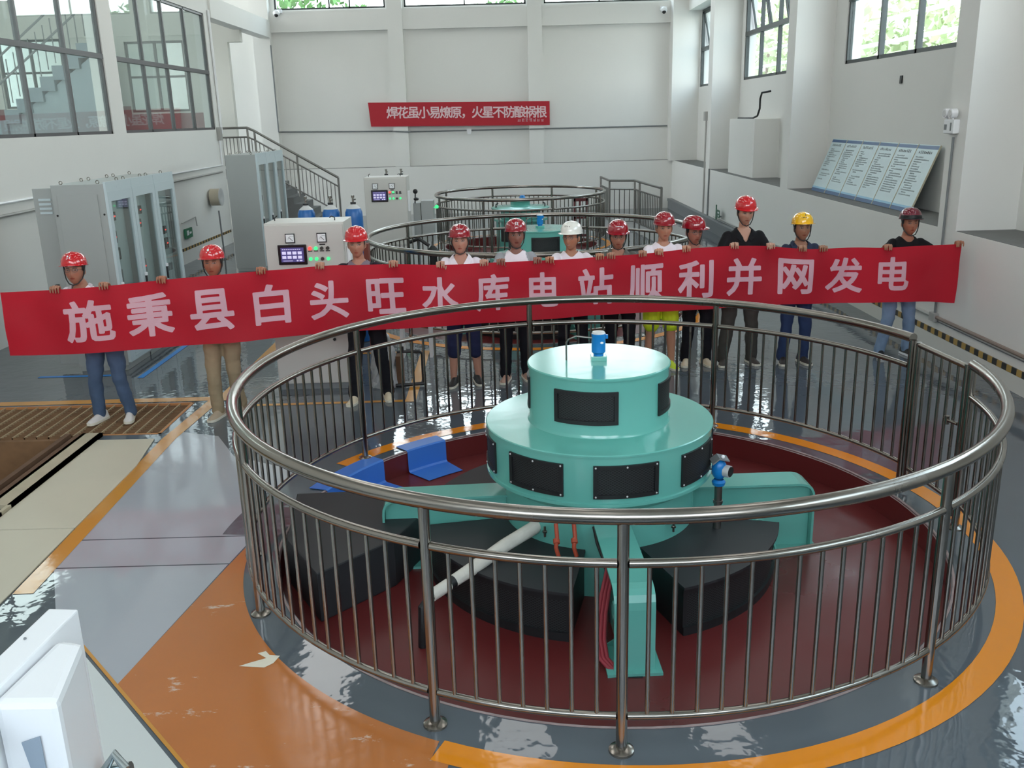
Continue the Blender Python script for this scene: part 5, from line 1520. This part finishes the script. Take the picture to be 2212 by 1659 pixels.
def person(label, feet, top, hands, shirt, trousers, shoes, hat, tone=(196, 142, 116), yaw=0.0, pitch=0.12, mark=None, glasses=False,
           strap=True, neck='crew', bottom='long', sleeve='short', raglan=None, collar=None, build=1.0, hair=True, black_front=False, smile=False, shoe_sole=None, hat_yaw=0.0, foot_yaw=(0.25, 0.25)):
    fr, fl_ = feet
    cx = (fr[0] + fl_[0]) / 2; yb = (fr[1] + fl_[1]) / 2 + .07
    org = Vector((cx, yb, 0))
    L = lambda p: Vector(p) - org
    crown = top[2] - .05; Hc = crown; hx = top[0]
    k = Hc / 1.70
    hipz = .50 * Hc; hc = Vector((cx, yb + .01, hipz))
    tx_ = lambda z: cx + (hx - cx) * max(0, min(1, (z - hipz) / (Hc * .9 - hipz)))     # the trunk leans to where the head is
    sh_z = .792 * Hc; shx = tx_(sh_z)
    Hcen = Vector((hx, yb - .035, crown - .121))
    Mh = Matrix.Translation(Hcen - org) @ Matrix.Rotation(yaw, 4, 'Z') @ Matrix.Rotation(pitch - .06, 4, 'X') @ Matrix.Scale(1.04, 4)
    w = build
    # ---- joints
    ank = [Vector((f[0], f[1] + .085, .085)) for f in feet]
    hips = [Vector((cx + s * .088 * k, yb + .01, hipz - .01)) for s in (-1, 1)]
    l1, l2 = .245 * Hc, .245 * Hc
    knees = [ik(hips[i], ank[i], (hips[i] - ank[i]).length * .5 + .006, (hips[i] - ank[i]).length * .5 + .006, (0, -1, 0)) for i in range(2)]
    shs = [Vector((shx + s * .163 * k * w, yb + .0, sh_z)) for s in (-1, 1)]
    wr = []
    for i, s in enumerate((-1, 1)):
        h = hands[i]
        if h is None: wr.append(Vector((shx + s * .27 * k, yb - .05, hipz + .02)))
        else: wr.append(Vector((h[0] + s * .012, h[1] + .085, h[2] - .055)))
    elb = [ik(shs[i], wr[i], .172 * Hc, .150 * Hc, (s * .55, .25, -1)) for i, s in enumerate((-1, 1))]
    # ---- the body, one continuous surface
    b = MB()
    tors = [(hipz - .07, .135, .095), (hipz, .150, .105), (.575 * Hc, .135, .095), (.66 * Hc, .140, .100), (.735 * Hc, .154, .105), (.780 * Hc, .158, .090), (.806 * Hc, .128, .074), (.826 * Hc, .086, .062), (.842 * Hc, .058, .056)]
    b.rings([ell(tx_(z), yb + .005, z, a * k * w, d * k * (w ** .5)) for z, a, d in tors])
    limb(b, [(tx_(sh_z), yb + .012, .80 * Hc), (tx_(sh_z) * .5 + hx * .5, yb + .006, .845 * Hc), (hx, yb - .012, crown - .20)], [.062, .056, .053])
    head_mesh(b, Matrix.Translation(org) @ Mh)
    for s in (-1, 1):
        e = Matrix.Translation(org) @ Mh
        eb = MB().ball((0, 0, 0), .009, .019, .031, 12, 8); eb.xf(e @ Matrix.Translation((s * .081, .008, -.008)) @ Matrix.Rotation(s * -.25, 4, 'Z'))
        b.add(eb.v, eb.f, True)
        ear2 = MB().ball((0, 0, 0), .007, .010, .012, 10, 6); ear2.xf(e @ Matrix.Translation((s * .079, .002, -.030))); b.add(ear2.v, ear2.f, True)
    for i, s in enumerate((-1, 1)):
        limb(b, [shs[i], shs[i].lerp(elb[i], .45), elb[i], elb[i].lerp(wr[i], .35), wr[i]], [.052 * k * w, .046 * k * w, .037 * k, .038 * k, .027 * k])
        lower = ank[i].lerp(knees[i], .62)
        limb(b, [hips[i], hips[i].lerp(knees[i], .5), knees[i], lower + Vector((0, .012, 0)), ank[i], ank[i] - Vector((0, -.01, .04))], [.080 * k, .066 * k, .050 * k, .052 * k, .035 * k, .034 * k])
        h = hands[i]
        if h is None:
            q = wr[i]
            b.rings([[q + Vector((x, y, z)) for x, y, z in ((.018 * cos(t * pi / 6) * ww, .034 * sin(t * pi / 6) * ww, dz) for t in range(12))] for dz, ww in ((0, .8), (-.04, 1.05), (-.085, 1.1), (-.1, .9))])
            for f_ in range(4):
                y0 = -.030 + f_ * .0195; ln = (.066, .076, .070, .056)[f_]
                limb(b, [q + Vector((0, y0, -.088)), q + Vector((-s * .004, y0 - .004, -.088 - ln * .5)), q + Vector((-s * .014, y0 - .010, -.088 - ln))], [.0088, .0080, .0068], 8)
            limb(b, [q + Vector((0, -.028, -.03)), q + Vector((-s * .006, -.048, -.062)), q + Vector((-s * .012, -.050, -.092))], [.0115, .0098, .0082], 8)
        else:
            H = Vector(h)
            kn = H + Vector((0, .026, .024))
            pr = []
            for t, hw, ht in ((0, .026, .020), (.35, .034, .019), (.75, .042, .016), (1.0, .043, .013)):
                c = wr[i].lerp(kn, t); dirv = (kn - wr[i]).normalized(); up_ = dirv.cross(Vector((1, 0, 0))).normalized()
                pr.append([c + Vector((1, 0, 0)) * hw * cos(q * pi / 7) + up_ * ht * sin(q * pi / 7) for q in range(14)])
            b.rings(pr)
            for f_ in range(4):
                x = -.0335 + .0223 * f_
                idx = f_ if s > 0 else 3 - f_             # index finger towards the body's middle
                ln = (.040, .045, .041, .031)[idx]; lift = (.000, .004, .003, -.004)[idx]
                limb(b, [kn + Vector((x, 0, lift)), H + Vector((x * 1.08, -.006, .030 + lift)), H + Vector((x * 1.10, -.021, .012 + lift)), H + Vector((x * 1.08, -.020, .014 + lift - ln))], [.0098, .0094, .0086, .0072], 9)
            limb(b, [wr[i].lerp(kn, .3) + Vector((-s * .026, .0, -.004)), H + Vector((-s * .052, .030, -.018)), H + Vector((-s * .046, .018, -.046))], [.0130, .0112, .0090], 9)
    b.v = [p - org for p in b.v]
    me = fuse(b, .0056, 2, 'person')
    # skin, lips, brows, eyes: colours that belong to the face
    ca = me.color_attributes.new('tone', 'FLOAT_COLOR', 'POINT')
    inv = Mh.inverted()
    base = Vector(lin(tone)[:3]) * .80
    lipc = Vector((base.x * .78, base.y * .42, base.z * .42)); hairc = Vector((.012, .010, .009)); white = Vector((.50, .47, .45)); iris = Vector((.015, .010, .008))
    zmin = Hcen.z - .17
    nv = len(me.vertices)
    co = np.empty(nv * 3, dtype=np.float32); me.vertices.foreach_get('co', co); co = co.reshape(-1, 3)
    cols_ = np.ones((nv, 4), dtype=np.float32); cols_[:, :3] = base
    for vi in np.nonzero(co[:, 2] > zmin)[0]:
        q = inv @ Vector(co[vi].tolist())
        if q.y > -.03: continue
        c = base
        ax = abs(q.x); z = q.z
        rosy = gauss(ax - .042, .02) * gauss(z + .025, .022) + gauss(q.x, .014) * gauss(z + .030, .012)
        c = base.lerp(Vector((base.x * 1.04, base.y * .84, base.z * .82)), .7 * rosy)
        br = max(0, 1 - ((ax - .031) / .021) ** 4) * gauss(z - .030, .0055)
        c = c.lerp(hairc, min(1, br * .95))
        ex = (ax - .0315) / .0155; ez = (z - .0105) / .0052
        d = ex * ex + ez * ez
        if d < 1.7: c = c.lerp(iris * 1.6, max(0, min(1, (1.7 - d) / .5)) * .9)
        if d < .75 and abs(ax - .0315) > .0068: c = c.lerp(white, .75)
        lx = q.x / (.027 if smile else .024); lz = (z + .0645 - (.006 * lx * lx if smile else -.001)) / .0085
        d = lx * lx + lz * lz
        if d < 1: c = c.lerp(lipc, min(1, (1 - d) * 1.8))
        if smile and abs(lz) < .32 and abs(lx) < .75: c = c.lerp(white * 1.2, .8)
        elif abs(lz) < .14 and abs(lx) < .9: c = c.lerp(lipc * .35, .8)
        cols_[vi, :3] = c
    cols_ = cols_.ravel()
    ca.data.foreach_set('color', cols_)
    me.materials.append(MT['skin'])
    root = link('person', me, None, org)
    tag(root, label, 'person', 'people holding the long red banner')
    # ---- shirt
    sm, scol = shirt
    s_ = MB(); g = .016
    tors2 = [(hipz - .02, .158, .118), (hipz + .05, .158, .118), (.575 * Hc, .152, .114), (.66 * Hc, .155, .116), (.735 * Hc, .165, .120), (.780 * Hc, .170, .106), (.806 * Hc, .142, .090), (.826 * Hc, .100, .078), (.842 * Hc, .070, .068)]
    s_.rings([ell(tx_(z), yb + .005, z, a * k * w + .006, d * k * (w ** .5)) for z, a, d in tors2])
    for i in range(2):
        if sleeve == 'short':
            e = shs[i].lerp(elb[i], .74); limb(s_, [shs[i] + Vector((0, 0, .004)), shs[i].lerp(elb[i], .4), e], [.057 * k * w, .059 * k * w, .060 * k * w])
        else:
            limb(s_, [shs[i] + Vector((0, 0, .004)), elb[i], wr[i].lerp(elb[i], .12)], [.057 * k * w, .055 * k, .046 * k])
    s_.v = [p - org for p in s_.v]
    sme = fuse(s_, .009, 3, 'shirt')
    seed = hx * 7.3
    nrm = [v.normal.copy() for v in sme.vertices]
    for v, nn_ in zip(sme.vertices, nrm):
        v.co += nn_ * (.008 * mnoise.noise(Vector((v.co.x * 9 + seed, v.co.y * 9, v.co.z * 6))) + .004 * mnoise.noise(Vector((v.co.x * 22, v.co.y * 22 + seed, v.co.z * 14))))
    bm = bmesh.new(); bm.from_mesh(sme)
    nx = (tx_(sh_z) * .4 + hx * .6) - cx; zn = .832 * Hc
    dele = []
    for v in bm.verts:
        if v.co.z > .76 * Hc and v.co.z < .9 * Hc:
            dx = v.co.x - nx
            if neck == 'v':
                if v.co.y < 0 and abs(dx) < (v.co.z - .765 * Hc) * .62: dele.append(v)
                elif hypot(dx, v.co.y) < .068: dele.append(v)
            else:
                if hypot(dx, (v.co.y - .005) * .9) < .078 and v.co.z > zn - .028 - (.018 if v.co.y < 0 else -.01): dele.append(v)
    bmesh.ops.delete(bm, geom=dele, context='VERTS')
    for _ in range(14):
        mv = {}
        for v in bm.verts:
            if v.is_boundary:
                nb = [e.other_vert(v).co for e in v.link_edges if e.is_boundary]
                if len(nb) == 2: mv[v] = v.co * .4 + (nb[0] + nb[1]) * .3
        for v, c in mv.items(): v.co = c
    bm.to_mesh(sme); bm.free()
    sme.materials.append(sm)
    sh = link('shirt', sme, root)
    if raglan:
        sme.materials.append(raglan)
        for p in sme.polygons:
            c = p.center; d = abs(c.x - (shx - cx))
            if d > (.105 + max(0, (.82 * Hc - c.z)) * .35) * k or c.z > .835 * Hc and d > .085: p.material_index = 1
    if collar:
        cm = MB()
        for s in (-1, 1):
            pts = [(nx + s * .070, .045, .842 * Hc), (nx + s * .080, -.005, .836 * Hc), (nx + s * .060, -.066, .815 * Hc), (nx + s * .026, -.100, .783 * Hc), (nx + s * .058, -.118, .765 * Hc), (nx + s * .100, -.094, .785 * Hc), (nx + s * .118, -.02, .818 * Hc), (nx + s * .095, .055, .83 * Hc)]
            n4 = len(pts) // 2
            A = [Vector(p) for p in pts[:n4]]; Bq = [Vector(p) for p in reversed(pts[n4:])]
            up_ = Vector((0, -.006, .010))
            cm.add([p + up_ for p in A] + [p + up_ for p in Bq] + [p for p in A] + [p for p in Bq], [(i, i + 1, n4 + i + 1, n4 + i) for i in range(n4 - 1)] + [(2 * n4 + i, 3 * n4 + i, 3 * n4 + i + 1, 2 * n4 + i + 1) for i in range(n4 - 1)] + [(n4 + i, n4 + i + 1, 3 * n4 + i + 1, 3 * n4 + i) for i in range(n4 - 1)] + [(i, 2 * n4 + i, 2 * n4 + i + 1, i + 1) for i in range(n4 - 1)], True)
        part('collar', cm, collar, sh, False)
    # ---- trousers
    t = MB()
    t.rings([ell(cx, yb + .008, z, a * k * (w * .5 + .5), d * k) for z, a, d in ((hipz - .075, .150, .115), (hipz - .03, .166, .126), (hipz + .03, .166, .124), (.575 * Hc, .152, .114), (.60 * Hc, .148, .110))])
    for i in range(2):
        if bottom == 'long':
            a = ank[i] + Vector((0, .005, -.015))
            limb(t, [hips[i], hips[i].lerp(knees[i], .5), knees[i], knees[i].lerp(a, .5), a], [.098 * k, .086 * k, .070 * k, .066 * k, .062 * k])
        elif bottom == 'capri':
            a = knees[i].lerp(ank[i], .22)
            limb(t, [hips[i], hips[i].lerp(knees[i], .5), knees[i], a], [.100 * k, .092 * k, .082 * k, .080 * k])
        else:
            a = hips[i].lerp(knees[i], .84)
            limb(t, [hips[i], hips[i].lerp(knees[i], .5), a], [.102 * k, .100 * k, .098 * k])
    t.v = [p - org for p in t.v]
    tme = fuse(t, .010, 3, 'trousers')
    nrm = [v.normal.copy() for v in tme.vertices]
    for v, nn_ in zip(tme.vertices, nrm):
        v.co += nn_ * (.009 * mnoise.noise(Vector((v.co.x * 8 + seed, v.co.y * 8, v.co.z * 12))) + .005 * mnoise.noise(Vector((v.co.x * 20, v.co.y * 20 + seed, v.co.z * 26))))
        if v.co.z < .012: v.co.z = .012
    tme.materials.append(trousers)
    link('shorts' if bottom == 'short' else 'trousers', tme, root)
    # ---- shoes
    for i, s in enumerate((-1, 1)):
        f = feet[i]; R_ = Matrix.Translation((f[0] - org.x, f[1] + .03 - org.y, 0)) @ Matrix.Rotation(s * foot_yaw[i], 4, 'Z')
        rg = []; sg = []
        for y, hw, h in ((.135, .026, .075), (.12, .036, .098), (.08, .040, .112), (.04, .041, .100), (.0, .043, .082), (-.05, .047, .066), (-.09, .046, .054), (-.125, .036, .044), (-.142, .018, .034)):
            rg.append([R_ @ Vector((hw * cos(q * pi / 9) * (1 if sin(q * pi / 9) < .3 else .82), y, .022 + (h - .022) * max(0, sin(q * pi / 9)) ** .8 if sin(q * pi / 9) > 0 else .022)) for q in range(18)])
            sg.append([R_ @ Vector((x, y * 1.02, z)) for x, z in ((-hw * 1.06, .002), (hw * 1.06, .002), (hw * 1.06, .026), (-hw * 1.06, .026))])
        so = part('shoe', MB().rings(rg), shoes, root, False)
        part('sole', MB().rings(sg, True, False), shoe_sole or MT['sole'], so, False)
        if bottom != 'long':
            pass
    # ---- hair, hat, strap, glasses
    if hair:
        hm = MB(); head_mesh(hm, Matrix.Identity(4), 36, 28, 1.055)
        keep = []
        for f_ in hm.f:
            c = sum((hm.v[i] for i in f_), Vector()) / len(f_)
            if (c.z > .045) or (c.y > -.012 and c.z > -.03) or (c.y > .03 and c.z > -.075) or (abs(c.x) > .069 and c.y > -.035 and c.z > .005): keep.append(f_)
        h2 = MB(); h2.add([Mh @ p for p in hm.v], keep, True)
        hme = h2.mesh('hair', MT['hair'])
        bm = bmesh.new(); bm.from_mesh(hme); bmesh.ops.delete(bm, geom=[v for v in bm.verts if not v.link_faces], context='VERTS'); bm.to_mesh(hme); bm.free()
        link('hair', hme, root)
    ho = hard_hat(root, Mh @ Matrix.Rotation(hat_yaw, 4, 'Z') @ Matrix.Rotation(-.06, 4, 'X'), hat, mark, black_front)
    if strap:
        pts = [Mh @ Vector(p) for p in ((-.094, .0, .05), (-.086, -.012, -.02), (-.070, -.035, -.072), (-.040, -.066, -.112), (0, -.078, -.126), (.040, -.066, -.112), (.070, -.035, -.072), (.086, -.012, -.02), (.094, .0, .05))]
        part('chin_strap', MB().tube(pts, .0055, 8), MT['black'], ho, False)
    if glasses:
        gm = MB()
        for s in (-1, 1):
            gm.tube([Mh @ Vector((s * .033 + .024 * cos(q * pi / 9), -.104 + .010 * abs(cos(q * pi / 9)) * (1 if cos(q * pi / 9) * s > 0 else 0), .010 + .017 * sin(q * pi / 9))) for q in range(18)], .0019, 6, closed=True)
            gm.tube([Mh @ Vector((s * .057, -.094, .014)), Mh @ Vector((s * .083, .0, .012))], .0018, 6)
        gm.tube([Mh @ Vector((-.010, -.106, .014)), Mh @ Vector((.010, -.106, .014))], .0018, 6)
        part('glasses', gm, MT['bronze'], root, False)
    return root
red = helm_mat('red_hard_hat', (200, 24, 34)); red2 = helm_mat('dark_red_hard_hat', (150, 16, 34)); maroon = helm_mat('maroon_hard_hat', (110, 18, 42))
whiteh = helm_mat('white_hard_hat', (232, 230, 222)); yellow = helm_mat('yellow_hard_hat', (240, 184, 20))
wt = cloth('white_tee_cloth', (238, 230, 236), .85, .03); blk = cloth('black_cloth', (22, 22, 25)); 
blkt = cloth('black_trouser_cloth', (20, 20, 26))
cream = mat('cream_shoe', (206, 192, 166), .7, var=.1); wshoe = mat('white_shoe', (214, 210, 206), .6, var=.1); bshoe = mat('black_shoe', (22, 22, 24), .5)
brown = mat('dark_brown_shoe', (66, 60, 54), .7); nude = mat('pale_bare_shoe', (176, 140, 122), .7); lime = cloth('lime_cloth', (196, 218, 44), .75, .06)
def H(x, i=None):
    """hand on the banner's upper edge at x"""
    u = x_to_u(x, 0); p = banner_at(u, 0)
    return (x, p.y, p.z)
person('person in a red hard hat and jeans standing on the rusty floor grating', [(-4.10, 8.66), (-3.80, 8.69)], (-4.11, 8.71, 1.675), [H(-4.12), H(-3.68)], (wt, 0), denim('blue_denim', (74, 92, 118)), wshoe, red, (178, 124, 100), .12, -.04, 'emblem', True, True, 'v', collar=cloth('dark_red_collar', (200, 190, 196)))
person('person in a red hard hat and khaki trousers, in front of the grey relay cabinets', [(-2.92, 8.66), (-2.74, 8.84)], (-2.82, 8.8, 1.70), [H(-3.17), H(-2.29)], (cloth('grey_shirt_cloth', (140, 138, 136)), 0), cloth('khaki_cloth', (150, 132, 106)), mat('beige_shoe', (170, 152, 130), .7), red, (176, 116, 90), .10, .0, 'round', False, True)
person('person in a red hard hat and a grey raglan shirt with dark sleeves', [(-1.62, 9.05), (-1.28, 9.17)], (-1.49, 9.14, 1.80), [H(-1.79), H(-1.10)], (cloth('grey_mauve_cloth', (126, 114, 124)), 0), blkt, cream, red, (196, 142, 118), .05, .10, None, False, False, 'crew', raglan=cloth('dark_sleeve_cloth', (44, 36, 46)))
person('person in a red hard hat, white polo shirt and navy knee-length trousers', [(-0.62, 9.60), (-0.35, 9.68)], (-0.49, 9.67, 1.735), [H(-0.67), H(-0.235)], (cloth('pale_polo_cloth', (232, 224, 232), .85, .03), 0), cloth('navy_cloth', (34, 40, 70)), bshoe, red2, (204, 150, 128), .0, .0, 'row', False, True, 'v', 'capri', collar=wt, smile=False)
person('person in a red hard hat and a white shirt with grey shoulders and dark piping', [(-0.05, 9.71), (0.19, 9.78)], (0.1, 9.78, 1.765), [H(-0.065), H(0.31)], (wt, 0), blkt, nude, red2, (158, 108, 92), .05, .0, 'letters', False, True, 'crew', raglan=cloth('grey_shoulder_cloth', (158, 160, 164)))
person('smiling person in the only white hard hat and a white T-shirt', [(0.59, 9.95), (0.83, 9.97)], (0.70, 9.98, 1.70), [H(0.435), H(0.96)], (wt, 0), blkt, bshoe, whiteh, (190, 134, 104), -.45, .05, 'vents', True, False, 'crew', smile=True)
person('person in a dark red hard hat, glasses and an olive-grey polo shirt', [(1.12, 9.98), (1.36, 9.99)], (1.21, 10.01, 1.70), [H(1.08), H(1.42)], (cloth('olive_grey_cloth', (98, 98, 92)), 0), blkt, bshoe, red2, (182, 128, 104), -.06, .16, 'row', True, True, 'v', collar=cloth('olive_grey_collar', (106, 106, 98)))
person('person in a dark red hard hat, white T-shirt and lime-yellow shorts', [(1.58, 10.10), (1.85, 10.08)], (1.73, 10.12, 1.76), [H(1.60), H(1.90)], (wt, 0), lime, mat('lime_shoe', (200, 224, 60), .6), red2, (206, 148, 120), .02, .08, None, False, False, 'crew', 'short')
person('person in glasses and a dark red hard hat with its visor turned sideways', [(2.03, 10.21), (2.27, 10.18)], (2.08, 10.22, 1.70), [None, None], (cloth('taupe_cloth', (150, 138, 130)), 0), blkt, cream, red2, (176, 118, 98), .25, .14, None, True, True, 'crew', hat_yaw=.45)
person('tall person in a red hard hat and a black polo shirt', [(2.45, 10.17), (2.80, 10.20)], (2.64, 10.21, 1.90), [H(2.44), H(2.83)], (blk, 0), cloth('dark_olive_trouser_cloth', (66, 64, 60)), brown, red, (206, 156, 132), .04, .20, 'letters' if False else None, False, True, 'v', collar=blk)
person('person in the only yellow hard hat and a navy work suit', [(3.14, 10.16), (3.38, 10.15)], (3.27, 10.18, 1.71), [H(3.16), H(3.385)], (cloth('navy_work_cloth', (44, 52, 72)), 0), cloth('navy_work_trouser_cloth', (44, 58, 92)), mat('dark_work_shoe', (44, 38, 36), .6), yellow, (172, 124, 98), -.03, -.02, 'triangle', False, True, 'v', collar=cloth('navy_work_collar', (50, 58, 80)))
person('person in a black-fronted maroon hard hat, black T-shirt and light jeans', [(4.34, 10.34), (4.68, 10.38)], (4.55, 10.39, 1.71), [H(4.135), H(4.935)], (blk, 0), denim('light_denim', (116, 138, 164)), bshoe, maroon, (182, 122, 96), -.08, .02, None, False, True, 'crew', black_front=True, shoe_sole=MT['white'])
